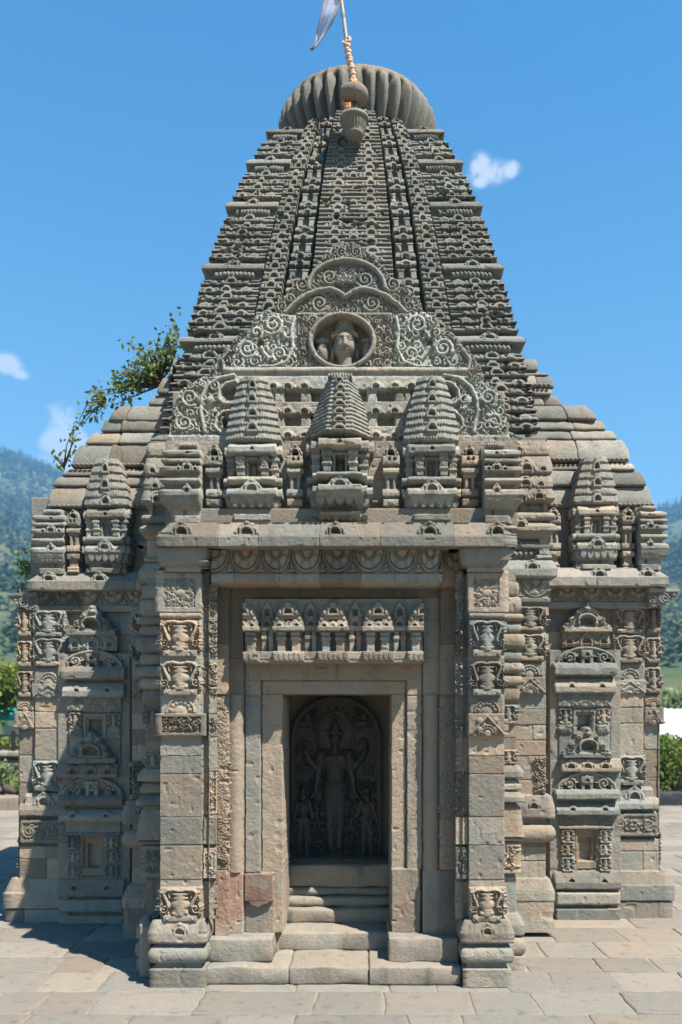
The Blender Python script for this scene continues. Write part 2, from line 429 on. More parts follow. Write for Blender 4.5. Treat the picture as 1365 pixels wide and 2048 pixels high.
    def foliage(s, x0, y0, x1, y1, cell, h, sink=0.0, seed=None, ok=None, sym=None):
        """field of carved scrollwork; floor is cut down by `sink` first"""
        h = h * 1.3
        r = np.random.RandomState(s.seed * 13 + int(x0 + y0 * 3) if seed is None else seed)
        w = s.win(x0, y0, x1, y1, 0); P, Q = s.P[w], s.Q[w]
        if P.size == 0: return s
        H0 = s.H[w].copy()
        ins = (P >= x0) & (P <= x1) & (Q >= y0) & (Q <= y1)
        if ok is not None: ins &= ok(P, Q)
        s.H[w] = np.where(ins, s.H[w] - sink, s.H[w])
        base = float(np.median(H0[ins])) - sink if ins.any() else 0
        keep = s.H[w].copy()
        ny = max(1, int(round((y1 - y0) / cell))); nx = max(1, int(round((x1 - x0) / cell)))
        for i in range(ny):
            for j in range(nx):
                cx = x0 + (j + .5 + r.uniform(-.14, .14)) * (x1 - x0) / nx; cy = y0 + (i + .5 + r.uniform(-.14, .14)) * (y1 - y0) / ny
                if ok is not None and not ok(np.array(cx), np.array(cy)): continue
                d = 1 if (i + j) % 2 else -1
                s.spiral(cx, cy, cell * r.uniform(.26, .44), h * r.uniform(.75, 1.05), base, r.uniform(.8, 1.4), d, r.uniform(0, 6.28), rad=max(1.1, cell * r.uniform(.075, .11)))
                for _ in range(9):
                    a = r.uniform(0, 6.28); q = cell * r.uniform(.34, .62)
                    ux, uy = cx + q * math.cos(a), cy + q * math.sin(a); b2 = a + d * r.uniform(.5, 1.7); l = cell * r.uniform(.14, .30)
                    s.ridge([(ux, uy), (ux + l * .55 * math.cos(b2), uy + l * .55 * math.sin(b2)), (ux + l * math.cos(b2 + d * .5), uy + l * math.sin(b2 + d * .5))], max(1.0, cell * r.uniform(.05, .10)), h * r.uniform(.5, .95), base, taper=(1.0, .55))
        s.H[w] = np.where(ins, s.H[w], H0)
        return s
    def beads(s, x0, x1, y0, y1, h, base, gap=1.0):
        d = (y1 - y0); n = max(2, int(round((x1 - x0) / (d * gap))))
        for i in range(n):
            s.dome(x0 + (i + .5) * (x1 - x0) / n, (y0 + y1) / 2, d * .55, d * .55, h, base)
        return s
    def petals(s, x0, x1, y0, y1, n, h, base, down=True):
        """a row of lotus petals"""
        w = s.win(x0, y0, x1, y1, 0); P, Q = s.P[w], s.Q[w]
        if P.size == 0: return s
        t = np.clip((Q - y0) / (y1 - y0), 0, 1)
        if not down: t = 1 - t
        u = ((P - x0) / (x1 - x0) * n) % 1 * 2 - 1
        lim = np.sqrt(np.clip(1 - (np.clip((t - .35) / .65, 0, 1)) ** 2.2, 0, 1)) * .93
        e = np.clip(1 - (abs(u) / (lim + 1e-6)) ** 2.5, 0, 1)
        rim = np.exp(-((abs(u) / (lim + 1e-6) - .8) / .13) ** 2)
        v = base + h * (np.sqrt(e) * .8 + .3 * rim * (e > 0)) * (.55 + .45 * (1 - t * .5))
        s.put(w, v, (P >= x0) & (P <= x1) & (Q >= y0) & (Q <= y1) & (e > 0), 'max')
        return s
    def ribs(s, x0, x1, y0, y1, n, h, base, vr=True):
        w = s.win(x0, y0, x1, y1, 0); P, Q = s.P[w], s.Q[w]
        if P.size == 0: return s
        t = np.clip((Q - y0) / (y1 - y0), 0, 1) * 2 - 1; u = ((P - x0) / (x1 - x0) * n) % 1 * 2 - 1
        U = (P - x0) / (x1 - x0) * 2 - 1
        v = base + h * np.sqrt(np.clip(1 - t ** 2, 0, 1)) * (.45 + .55 * np.sqrt(np.clip(1 - u * u, 0, 1))) * (1 - .25 * U ** 2)
        s.put(w, v, (P >= x0) & (P <= x1) & (Q >= y0) & (Q <= y1), 'max')
        return s
    def gav(s, cx, yb, w_, hh, h, base=0.0, lod=1, hole=True):
        """horseshoe-arch dormer motif"""
        y0 = yb - hh; w = s.win(cx - w_ / 2, y0, cx + w_ / 2, yb, 1); P, Q = s.P[w], s.Q[w]
        if P.size == 0: return s
        t = np.clip((yb - Q) / hh, 0, 1); u = abs(P - cx) / (w_ / 2)
        lim = np.where(t < .22, 1.0, np.clip(1 - ((t - .22) / .78) ** 1.5, 0, 1) ** .72 * .92) * (1 - .09 * np.abs(np.sin(t * 9.4)))
        ok = (u <= lim) & (Q <= yb) & (Q >= y0)
        ed = np.clip((lim - u) * w_ / 2 / 2.0, 0, 1)
        s.put(w, base + h * (.55 + .25 * np.sqrt(ed)), ok, 'max')
        ry = hh * .44; rx = w_ * .20; cy = yb - hh * .10 - ry * .5
        a = np.linspace(-.15 * math.pi, 1.15 * math.pi, 13)
        s.ridge(np.stack([cx + rx * 1.25 * np.cos(a), cy + ry * .5 - ry * 1.12 * np.sin(a)], -1), max(1.0, w_ * .05), h * .35, base + h * .72)
        if lod:
            for sg in (-1, 1):
                s.dome(cx + sg * w_ * .36, yb - hh * .16, w_ * .10, hh * .15, h * .42, base + h * .62)
                s.dome(cx + sg * w_ * .25, yb - hh * .50, w_ * .07, hh * .12, h * .40, base + h * .62)
                s.hole(cx + sg * w_ * .30 - w_ * .022, yb - hh * .36, cx + sg * w_ * .30 + w_ * .022, yb - hh * .08, base + h * .25)
            s.dome(cx, y0 + hh * .13, w_ * .09, hh * .13, h * .5, base + h * .62)
        if hole: s.hole(cx - rx * .92, cy - ry * .5, cx + rx * .92, cy + ry * .5, base - h * .7, arch=True)
        return s
    def gav2(s, cx, yb, w_, hh, h, base=0.0, wings=True):
        """flattened horseshoe dormer with a broad opening, as on the tower"""
        y0 = yb - hh; w = s.win(cx - w_ / 2, y0, cx + w_ / 2, yb, 1); P, Q = s.P[w], s.Q[w]
        if P.size == 0: return s
        u = (P - cx) / w_; t = (yb - Q) / hh
        arch = ((u / .29) ** 2 + ((t - .12) / .66) ** 2 < 1) & (t > -.02)
        s.put(w, np.full(P.shape, base + h), arch, 'max')
        s.put(w, np.full(P.shape, base + h * .95), (abs(u) < .15 - .25 * np.clip(t - .86, 0, 1)) & (t > .66) & (t < 1), 'max')
        if wings:
            s.put(w, np.full(P.shape, base + h * .7), (abs(u) < .5 - .35 * np.clip(t, 0, 1)) & (t < .36) & (t > 0), 'max')
            for sg in (-1, 1):
                s.dome(cx + sg * w_ * .37, yb - hh * .22, w_ * .075, hh * .2, h * .5, base + h * .6)
                s.hole(cx + sg * w_ * .27 - w_ * .02, yb - hh * .34, cx + sg * w_ * .27 + w_ * .02, yb - hh * .05, base - 4)
        a = np.linspace(.02 * math.pi, .98 * math.pi, 11)
        s.ridge(np.stack([cx + w_ * .235 * np.cos(a), yb - hh * (.16 + .52 * np.sin(a))], -1), max(1.0, w_ * .035), h * .4, base + h * .8)
        s.put(w, np.full(P.shape, base - 26.), ((u / .165) ** 2 + ((t - .16) / .40) ** 2 < 1) & (t > .16), 'min')
        return s
    def gable(s, cx, yb, w_, hh, h, base=0.0):
        """triangular gable: horseshoe opening between stepped volutes under a finial"""
        w = s.win(cx - w_ / 2, yb - hh, cx + w_ / 2, yb, 1); P, Q = s.P[w], s.Q[w]
        half = [(.5, 0), (.5, .13), (.40, .20), (.36, .42), (.25, .50), (.20, .72), (.10, .80), (.07, .95), (0, 1.0)]
        pl = [(cx + u * w_, yb - t * hh) for u, t in half] + [(cx - u * w_, yb - t * hh) for u, t in half[::-1][1:]]
        ok = inpoly(P, Q, pl); s.put(w, np.full(P.shape, base + h * .62), ok, 'max')
        b = base + h * .58
        for sg in (-1, 1):
            s.spiral(cx + sg * w_ * .39, yb - hh * .11, hh * .10, h * .42, b, 1.4, sg, 1.0); s.spiral(cx + sg * w_ * .30, yb - hh * .30, hh * .10, h * .42, b, 1.4, -sg, 2.0)
            s.spiral(cx + sg * w_ * .19, yb - hh * .60, hh * .08, h * .42, b, 1.3, sg, 0.4); s.ridge([(cx + sg * w_ * .47, yb - hh * .05), (cx + sg * w_ * .28, yb - hh * .07)], 1.4, h * .4, b)
        a = np.linspace(-.12 * math.pi, 1.12 * math.pi, 15)
        s.ridge(np.stack([cx + w_ * .185 * np.cos(a), yb - hh * (.28 + .25 * np.sin(a))], -1), max(1.3, w_ * .03), h * .5, base + h * .62)
        s.dome(cx, yb - hh * .74, w_ * .075, hh * .10, h * .5, base + h * .6); s.dome(cx, yb - hh * .88, w_ * .045, hh * .07, h * .45, base + h * .55)
        s.put(w, np.full(P.shape, base - 10.), (((P - cx) / (w_ * .145)) ** 2 + ((yb - hh * .24 - Q) / (hh * .19)) ** 2 < 1) & (Q < yb - hh * .16), 'min')
        return s
    def pot(s, x0, y0, x1, y1, h, base=0.0, tone=True):
        """vase-of-plenty block: a vase between two cascades of leaves, on a base slab"""
        h = h * 1.35
        W = x1 - x0; Hh = y1 - y0; cx = (x0 + x1) / 2
        s.box(x0, y0, x1, y1 - Hh * .17, base + h * .35, tone=tone)
        f = base + h * .1
        s.box(x0 + W * .06, y0 + Hh * .10, x1 - W * .06, y1 - Hh * .2, f, r=1.2, tone=False)
        yv = lambda t: y0 + Hh * t
        w = s.win(cx - W * .34, yv(.1), cx + W * .34, yv(.84), 0); P, Q = s.P[w], s.Q[w]
        k = s.rng.uniform(.9, 1.12)
        if P.size:
            t = (Q - y0) / Hh
            rad = np.interp(t, [.16, .20, .21, .27, .28, .33, .34, .40, .41, .47, .56, .64, .65, .69, .70, .76, .77, .83], [.20, .24, .15, .13, .19, .20, .14, .16, .19, .235, .22, .14, .18, .18, .11, .17, .19, .20]) * W * k
            e = np.clip(1 - ((P - cx) / rad) ** 2, 0, 1)
            s.put(w, f + h * .72 * np.sqrt(e), (e > 0) & (t > .16) & (t < .83), 'max')
        s.ribs(cx - W * .19, cx + W * .19, yv(.70), yv(.80), 9, h * .25, f + h * .45)
        for sg in (-1, 1):
            X = lambda u: cx + sg * W * u
            s.spiral(X(.37), yv(.62), W * .115 * k, h * .6, f, 1.5, sg, -1.0 if sg > 0 else math.pi + 1.0)
            s.spiral(X(.415), yv(.34), W * .07, h * .55, f, 1.2, -sg, 1.0)
            s.ridge([(X(.03), yv(.09)), (X(.16), yv(.055)), (X(.30), yv(.07)), (X(.40), yv(.15)), (X(.36), yv(.30)), (X(.30), yv(.44)), (X(.27), yv(.56))], W * .045, h * .66, f)
            s.ridge([(X(.20), yv(.13)), (X(.28), yv(.17)), (X(.26), yv(.30))], W * .028, h * .5, f)
            for q in (.14, .24, .46, .56, .66, .74): s.dome(X(.455 + s.rng.uniform(-.015, .015)), yv(q), W * .03, Hh * .04, h * .6, f)
        s.box(x0 + W * .10, y1 - Hh * .17, x1 - W * .10, y1, base + h * .7, r=2, tone=False)
        s.dome(x0 + W * .2, y1 - Hh * .085, W * .035, W * .03, h * .2, base + h * .7); s.dome(x1 - W * .2, y1 - Hh * .085, W * .035, W * .03, h * .2, base + h * .7)
        return s
    def halflotus(s, cx, yb, r, h, base=0.0):
        h = h * 1.35
        s.dome(cx, yb, r * .42, r * .42, h * .8, base)
        for i in range(7):
            a = math.pi * (i + .5) / 7; s.dome(cx + r * .66 * math.cos(a), yb - r * .66 * math.sin(a), r * .17, r * .17, h * .7, base)
        a = np.linspace(0, math.pi, 17)
        s.ridge(np.stack([cx + r * .92 * np.cos(a), yb - r * .92 * np.sin(a)], -1), max(1.2, r * .08), h * .8, base)
        return s
    def lozenge(s, x0, y0, x1, y1, n, h, base=0.0):
        h = h * 1.35
        pts = [(x0 + (x1 - x0) * i / n, y0 if i % 2 else y1) for i in range(n + 1)]
        s.ridge(pts, max(1.3, (y1 - y0) * .06), h, base)
        for i in range(n):
            cx = x0 + (x1 - x0) * (i + .5) / n
            for t in (.25, .75): s.dome(cx, y0 + (y1 - y0) * t, (x1 - x0) / n * .2, (y1 - y0) * .17, h * .8, base)
        for i in range(1, n, 2):
            cx = x0 + (x1 - x0) * i / n; s.halflotus(cx, y1, (y1 - y0) * .52, h * .85, base)
        return s
    def medals(s, xs, y0, y1, h, base=0.0):
        """band of hanging half-rosettes; xs = their edges"""
        h = h * 1.35
        for a, b in zip(xs[:-1], xs[1:]):
            cx = (a + b) / 2; rx = (b - a) / 2; ry = y1 - y0
            w = s.win(a, y0, b, y1, 0); P, Q = s.P[w], s.Q[w]
            d = np.sqrt(((P - cx) / rx) ** 2 + ((Q - y0) / ry) ** 2); ok = (d < 1) & (Q >= y0)
            an = np.arctan2(Q - y0, (P - cx) * ry / rx)
            pet = np.abs(np.cos(an * 3.5 + .4))
            v = h * (.95 * np.exp(-((d - .93) / .06) ** 2) + (d < .84) * (d > .5) * (.25 + .5 * np.sqrt(pet)) + .8 * np.exp(-((d - .45) / .05) ** 2) + (d < .36) * .75 * np.sqrt(np.clip(1 - (d / .36) ** 2, 0, 1)))
            s.put(w, base + v, ok, 'max')
            for t in (.12, .3):
                s.dome(b, y1 - ry * t, rx * .12, ry * .12, h * .6, base)
                s.dome(b + rx * .16, y1 - ry * .1, rx * .1, ry * .08, h * .6, base); s.dome(b - rx * .16, y1 - ry * .1, rx * .1, ry * .08, h * .6, base)
        return s
    def setmask(s, f):
        s.mask = f(s.P, s.Q); return s
    # ---- output
    def erode(s):
        n = vnoise(s.P0, s.Q0, 4.2, s.seed + 5) * .5 + vnoise(s.P0, s.Q0, 9, s.seed + 6) * .6 + vnoise(s.P0, s.Q0, 31, s.seed + 8)
        s.H = s.H + n * s.rough
        c = vnoise(s.P0, s.Q0, 13, s.seed + 9)
        s.H -= np.clip(c - .62, 0, 1) * 18 * min(1.0, s.rough)
        return s
    def arrays(s):
        s.erode()
        p = np.concatenate([[s.p[0]], s.p, [s.p[-1]]]); q = np.concatenate([[s.q[0]], s.q, [s.q[-1]]])
        H = np.pad(s.H, 1, constant_values=-s.back * 1000) / 1000.0
        C = np.pad(s.C, ((1, 1), (1, 1), (0, 0)), mode='edge')
        if s.mask is not None:
            mk = np.pad(s.mask, 1, constant_values=False)
            H = np.where(mk, H, -s.back)
        else: mk = None
        k = s.k
        P = np.tile(p, (len(q), 1)); Q = np.tile(q[:, None], (1, len(p)))
        xl, xr = (s.x0 - XC) / k, (s.x1 - XC) / k
        S = (P - XC) / k
        fl = P < s.x0 - 1e-6; fr = P > s.x1 + 1e-6
        X = S.copy(); Yv = s.Y - H
        if s.dl:
            X = np.where(fl, xl - H, X); Yv = np.where(fl, s.Y + (xl - S), Yv)
            c0 = abs(P - s.x0) < 1e-6; X = np.where(c0, xl - H, X)
        if s.dr:
            X = np.where(fr, xr + H, X); Yv = np.where(fr, s.Y + (S - xr), Yv)
            c1 = abs(P - s.x1) < 1e-6; X = np.where(c1, xr + H, X)
        Zv = EYE - (Q - HY) / k
        if s.mir is not None:
            cx_from, cx_to, dy, Y2 = s.mir      # mirrored copy: x about cx, y shifted, placed at depth Y2
            k2 = F / Y2
            X = (cx_to - XC) / k2 - (X - (cx_from - XC) / k); Yv = Yv + (Y2 - s.Y)
            Zv = EYE - ((HY + (EYE - Zv) * k2 + dy) - HY) / k2
        V = np.stack([X, Yv, Zv], -1)
        ny, nx = H.shape
        I = np.arange(ny * nx).reshape(ny, nx)
        qd = np.stack([I[:-1, :-1], I[1:, :-1], I[1:, 1:], I[:-1, 1:]], -1).reshape(-1, 4)
        if s.mir is not None: qd = qd[:, ::-1]
        if mk is not None:
            anym = (mk[:-1, :-1] | mk[1:, :-1] | mk[1:, 1:] | mk[:-1, 1:]).ravel(); qd = qd[anym]
            used = np.unique(qd); rm = np.full(ny * nx, -1); rm[used] = np.arange(len(used))
            return V.reshape(-1, 3)[used], rm[qd], C.reshape(-1, 4)[used]
        return V.reshape(-1, 3), qd, C.reshape(-1, 4)
    def build(s, name, parent, mat=None):
        V, q, C = s.arrays()
        return link(name, raw_mesh(name, V, q, None, C, True, mat or M_STONE), parent)
# ------------------------------------------------------------------ ground
def px(x, Y): return (x - XC) / F * Y
def pz(y, Y): return EYE - (y - HY) / F * Y
def inpoly(P, Q, pts):
    c = np.zeros(P.shape, bool); n = len(pts); j = n - 1
    for i in range(n):
        xi, yi = pts[i]; xj, yj = pts[j]
        c ^= ((yi > Q) != (yj > Q)) & (P < (xj - xi) * (Q - yi) / (yj - yi + 1e-12) + xi)
        j = i
    return c

def build_pavement():
    rng = random.Random(5)
    m = MB(); y = 1.2; row = 0
    while y < 13.9:
        d = rng.choice([.20, .24, .28, .34]) if not (3.95 < y < 4.6) else .33
        x = -6.5 - rng.uniform(0, .5)
        while x < 9.0:
            w = rng.uniform(.24, .66); g = .003
            j = lambda a=.010: rng.uniform(-a, a)
            c = [(x + g + j(), y + g + j()), (x + w - g + j(), y + g + j()), (x + w - g + j(), y + d - g + j()), (x + g + j(), y + d - g + j())]
            if d > .4 and rng.random() < .35:      # a cut corner
                c[2] = (c[2][0] - .06, c[2][1] - .03)
            zt = [rng.uniform(-.003, .002)] * 4; tl = rng.uniform(-.002, .002)
            # ring of edge points with wobble, then inner ring a little higher
            out = []
            for k in range(4):
                (ax, ay), (bx, by) = c[k], c[(k + 1) % 4]
                for t in (0, .2, .4, .6, .8): out.append((ax + (bx - ax) * t + j(.007), ay + (by - ay) * t + j(.007)))
            cx = sum(p[0] for p in out) / 20; cy = sum(p[1] for p in out) / 20
            V = []; z0 = zt[0]
            for sc, dz in ((1, -.045), (1, -.004), (.975, z0 - .0005), (.90, z0)):
                for (ax, ay) in out: V.append((cx + (ax - cx) * sc, cy + (ay - cy) * sc, dz + (tl * (ax - cx) if sc < .99 else 0)))
            V.append((cx, cy, z0))
            Q = [(r * 20 + k, r * 20 + (k + 1) % 20, (r + 1) * 20 + (k + 1) % 20, (r + 1) * 20 + k) for r in range(3) for k in range(20)]
            T = [(60 + k, 60 + (k + 1) % 20, 80) for k in range(20)]
            near = abs(y - 4.2) < .45 and abs(x) < 1.6
            m.add(V, Q, T, col=(rng.uniform(.35, .72), rng.uniform(0, .35), rng.uniform(.0, .2) if near and rng.random() < .8 else rng.uniform(.3, .95)))
            x += w
        y += d; row += 1
    o = m.build('pavement', M_PAVE, smooth=True); tag(o, 'uneven beige stone slab paving around the temple', kind='structure')
    b = MB(); b.add([(-30, -4, -.006), (30, -4, -.006), (30, 14.0, -.006), (-30, 14.0, -.006)], [(0, 1, 2, 3)])
    tag(b.build('mortar_bed', M_MORTAR), 'pale mortar between the paving slabs', kind='structure')

# ------------------------------------------------------------------ the temple
temple = empty('stone_temple', (-.15, 6.9, 0))
tag(temple, 'old grey carved stone temple with a tall curved tower above a dark shrine doorway', 'temple')
rnd = random.Random(11)

def finish(R, name, parent=temple, mask=None, thr=None, mat=None):
    if thr is not None: R.mask = R.H > thr
    if mask is not None: R.setmask(mask)
    return R.build(name, parent, mat)

def nested(R, y0, y1, cx, hw, h, kind='slab', steps=((1, .5), (.84, .76), (.62, 1)), base=0):
    for f, g in steps:
        a, b = cx - hw * f, cx + hw * f
        if kind == 'slab': R.slab(y0, y1, base + h * g, a, b, top=.55)
        elif kind == 'roll': R.roll(y0, y1, base + h * g, a, b, b=h * g * .55)
        elif kind == 'box': R.box(a, y0, b, y1, base + h * g, 'max')
        elif kind == 'bowl': R.flare(y0, y1, base + h * g, base + h * g * .55, a, b, 1.6)

def spire(R, cx, hb, ht, y0, y1, h, rows, ns=9, cap=True, facet=.55):
    w = R.win(cx - hb, y0, cx + hb, y1, 0); P, Q = R.P[w], R.Q[w]
    t = np.clip((Q - y0) / (y1 - y0), 0, 1)
    hw = ht + (hb - ht) * (1 - (1 - t) ** 1.6)
    hw = hw * (1 - .055 * (((t * rows) % 1) > .74))
    u = (P - cx) / hw; ri = np.floor(t * rows); r = t * rows - ri
    pl = 1 - facet * np.clip((abs(u) - .42) / .58, 0, 1) ** 1.1
    sh = ((u * ns + (ri % 2) * .5) % 1) * 2 - 1
    cut = .9 - .28 * sh ** 2
    led = np.where(r < cut, .35 + .65 * (r / .9), 0.0)
    grow = .80 + .20 * t
    v = h * pl * grow + 13 * led * (.6 + .4 * np.sqrt(np.clip(1 - sh ** 4, 0, 1)))
    R.put(w, v, (abs(u) <= 1) & (Q >= y0) & (Q <= y1), 'max')
    for i in range(int(rows / 2)):
        yy = y0 + (y1 - y0) * (2 * i + 2) / rows
        tt = (yy - y0) / (y1 - y0); ww = (ht + (hb - ht) * (1 - (1 - tt) ** 1.6))
        R.gav2(cx + R.rng.uniform(-1, 1), yy - 1, ww * .8, (y1 - y0) / rows * 1.7, 14, h * (.80 + .2 * tt) + 8, wings=False)
    if cap:
        R.ribs(cx - ht * .85, cx + ht * .85, y0 - ht * .42, y0 + ht * .35, 9, h * .55, h * .35)

def mini_shrine(cx, hw, yt, yb, Y, h, rows=9, big=False, seed=1, mir=None, lich=.4, warm=.22, ysp=None):
    """a miniature shrine with its own little tower, carved in one piece"""
    R = Rel(cx - hw * 1.12, yt - hw * .3, cx + hw * 1.12, yb, Y, 1.15, base=-10, seed=seed, mir=mir, lich=lich, warm=warm, tint=.5, back=.10)
    L = yb - yt; q = lambda f: yt + L * f
    ys = q(.452) if ysp is None else ysp
    f = lambda g: ys + (yb - ys) * (g - .452) / .548
    spire(R, cx, hw * .95, hw * .46, yt, ys, h * (.95 if big else .8), rows + (4 if big else 0), 13 if big else 9, cap=big, facet=.62 if big else .42)
    R.box(cx - hw * .8, f(.44), cx + hw * .8, f(.96), h * .22, 'max')
    st = ((1.06, .45), (.9, .72), (.66, 1)) if big else ((.98, .6), (.8, 1))
    nested(R, f(.463), f(.547), cx, hw, h * 1.0, 'slab', st)
    R.gav(cx, f(.53), hw * .36, L * .05, 14, h * .82, lod=0)
    # columns and niche
    R.box(cx - hw * .80, f(.547), cx + hw * .80, f(.70), h * .35, 'set')
    for a, g in ((-.74, .55), (-.40, .82), (.40, .82), (.74, .55)):
        x = cx + hw * a; ww = hw * .13
        R.box(x - ww, f(.547), x + ww, f(.70), h * g, 'max', r=1.5)
        R.box(x - ww * 1.3, f(.565), x + ww * 1.3, f(.588), h * g + 8, 'max', r=1.2, tone=False); R.box(x - ww * 1.25, f(.635), x + ww * 1.25, f(.652), h * g + 8, 'max', r=1.2, tone=False)
        R.foliage(x - ww, f(.59), x + ww, f(.635), ww * 1.6, 5)
    R.box(cx - hw * .24, f(.555), cx + hw * .24, f(.70), h * .62, 'set', r=1.5); R.box(cx - hw * .15, f(.575), cx + hw * .15, f(.70), h * .1, 'set', r=1)
    R.box(cx - hw * .07, f(.60), cx + hw * .07, f(.70), h * .25, 'max', r=2)
    nested(R, f(.695), f(.758), cx, hw, h * 1.02, 'roll', ((1.04, .55), (.84, .85), (.7, 1)) if big else ((1, .7), (.8, 1)))
    nested(R, f(.765), f(.838), cx, hw, h * 1.08, 'slab', ((1.02, .6), (.84, .85), (.66, 1)) if big else ((1, .7), (.84, 1)))
    R.gav(cx, f(.812), hw * .85, L * .088, 18, h * .92)
    nested(R, f(.838), f(.916), cx, hw * .92, h * .98, 'bowl', ((1, .62), (.8, 1)))
    R.petals(cx - hw * .9, cx + hw * .9, f(.845), f(.91), 7, 16, h * .55); R.petals(cx - hw * .72, cx + hw * .72, f(.845), f(.91), 5, 16, h * .82)
    R.box(cx - hw * .66, f(.916), cx + hw * .66, f(.956), h * .42, 'set'); R.box(cx - hw * .2, f(.916), cx + hw * .2, f(.956), h * .2, 'set')
    nested(R, f(.956), yb, cx, hw * (.86), h * .85, 'box' if not big else 'bowl', ((1, .7), (.72, 1)))
    if big: R.petals(cx - hw * .66, cx + hw * .66, f(.958), yb, 6, 12, h * .6)
    return finish(R, 'miniature_shrine', thr=0)

def thin_pilaster(cx, hw, yt, yb, Y, h, seed=1, mir=None, lich=.2, warm=.5):
    R = Rel(cx - hw * 1.25, yt - 1, cx + hw * 1.25, yb, Y, 1.1, base=-10, seed=seed, mir=mir, lich=lich, warm=warm, back=.06)
    L = yb - yt; f = lambda t: yt + L * t
    R.box(cx - hw * .7, f(.1), cx + hw * .7, yb, h * .45, 'max')
    R.gav(cx, f(.155), hw * 2, L * .15, h * .95, 0)
    R.box(cx - hw, f(.155), cx + hw, f(.27), h, 'max'); R.gav(cx, f(.245), hw * 1.7, L * .09, 10, h * .9, lod=0, hole=False)
    for s in (-.35, .25): R.hole(cx + hw * s, f(.175), cx + hw * (s + .28), f(.22), h * .4)
    R.slab(f(.29), f(.38), h * 1.05, cx - hw, cx + hw, top=.6); R.box(cx - hw * .8, f(.38), cx + hw * .8, f(.425), h * .7, 'set')
    for s in (-.55, .22): R.box(cx + hw * s, f(.425), cx + hw * (s + .36), f(.57), h * .75, 'max', r=1.2)
    R.hole(cx - hw * .17, f(.43), cx + hw * .2, f(.57), h * .25)
    R.slab(f(.57), f(.67), h, cx - hw, cx + hw, top=.8); R.gav(cx, f(.665), hw * 1.0, L * .05, 7, h * .9, lod=0, hole=False)
    R.box(cx - hw * .95, f(.70), cx + hw * .95, f(.79), h, 'max'); R.box(cx - hw * .36, f(.715), cx + hw * .36, f(.775), 6, 'add', tone=False)
    R.flare(f(.79), f(.91), h * .55, h * .75, cx - hw * .62, cx + hw * .62, 2)
    R.roll(f(.90), f(.955), h * .95, cx - hw * .85, cx + hw * .85, h * .6); R.roll(f(.95), yb, h * 1.05, cx - hw * .85, cx + hw * .85, h * .7)
    return finish(R, 'pilaster', thr=0)

def corner_turret(x0, x1, yt, yb, Y, h, seed=1, mir=None, lich=.35, warm=.35, dl=0., dr=0.):
    R = Rel(x0, yt - 1, x1, yb, Y, 1.15, base=h * .3, seed=seed, mir=mir, lich=lich, warm=warm, back=.12, dl=dl, dr=dr)
    L = yb - yt; f = lambda t: yt + L * t; cx = (x0 + x1) / 2; W = x1 - x0
    R.box(x0 - 60, yt - 2, x1 + 60, f(.09), -60, 'set', tone=False)
    R.ribs(cx - W * .38, cx + W * .38, yt, f(.10), 8, h * .75, h * .05)
    R.slab(f(.085), f(.18), h * .85); R.gav(cx, f(.17), W * .3, L * .06, 8, h * .6, lod=0)
    R.slab(f(.195), f(.27), h * .9); R.slab(f(.285), f(.385), h * .98)
    R.gav(cx, f(.375), W * .62, L * .13, 16, h * .72); R.gav(cx - W * .34, f(.375), W * .26, L * .08, 12, h * .72, lod=0); R.gav(cx + W * .34, f(.375), W * .26, L * .08, 12, h * .72, lod=0)
    R.box(x0 - 99, f(.385), x1 + 99, f(.45), h * .45, tone=False); R.roll(f(.45), f(.54), h * 1.0, b=h * .5)
    R.box(x0 - 99, f(.54), x1 + 99, f(.565), h * .5, tone=False); R.slab(f(.565), f(.69), h * 1.08); R.gav(cx, f(.655), W * .5, L * .13, 14, h * .8)
    R.flare(f(.69), f(.83), h, h * .55, pw=1.5); R.petals(x0 + 2, x1 - 2, f(.70), f(.81), 5, 14, h * .62)
    R.box(x0 - 99, f(.83), x1 + 99, f(.91), h * .35); R.box(cx - W * .2, f(.83), cx - W * .06, f(.91), h * .05)
    R.box(x0 + 1, f(.91), x1 - 1, yb + 5, h * .8)
    return finish(R, 'corner_turret')

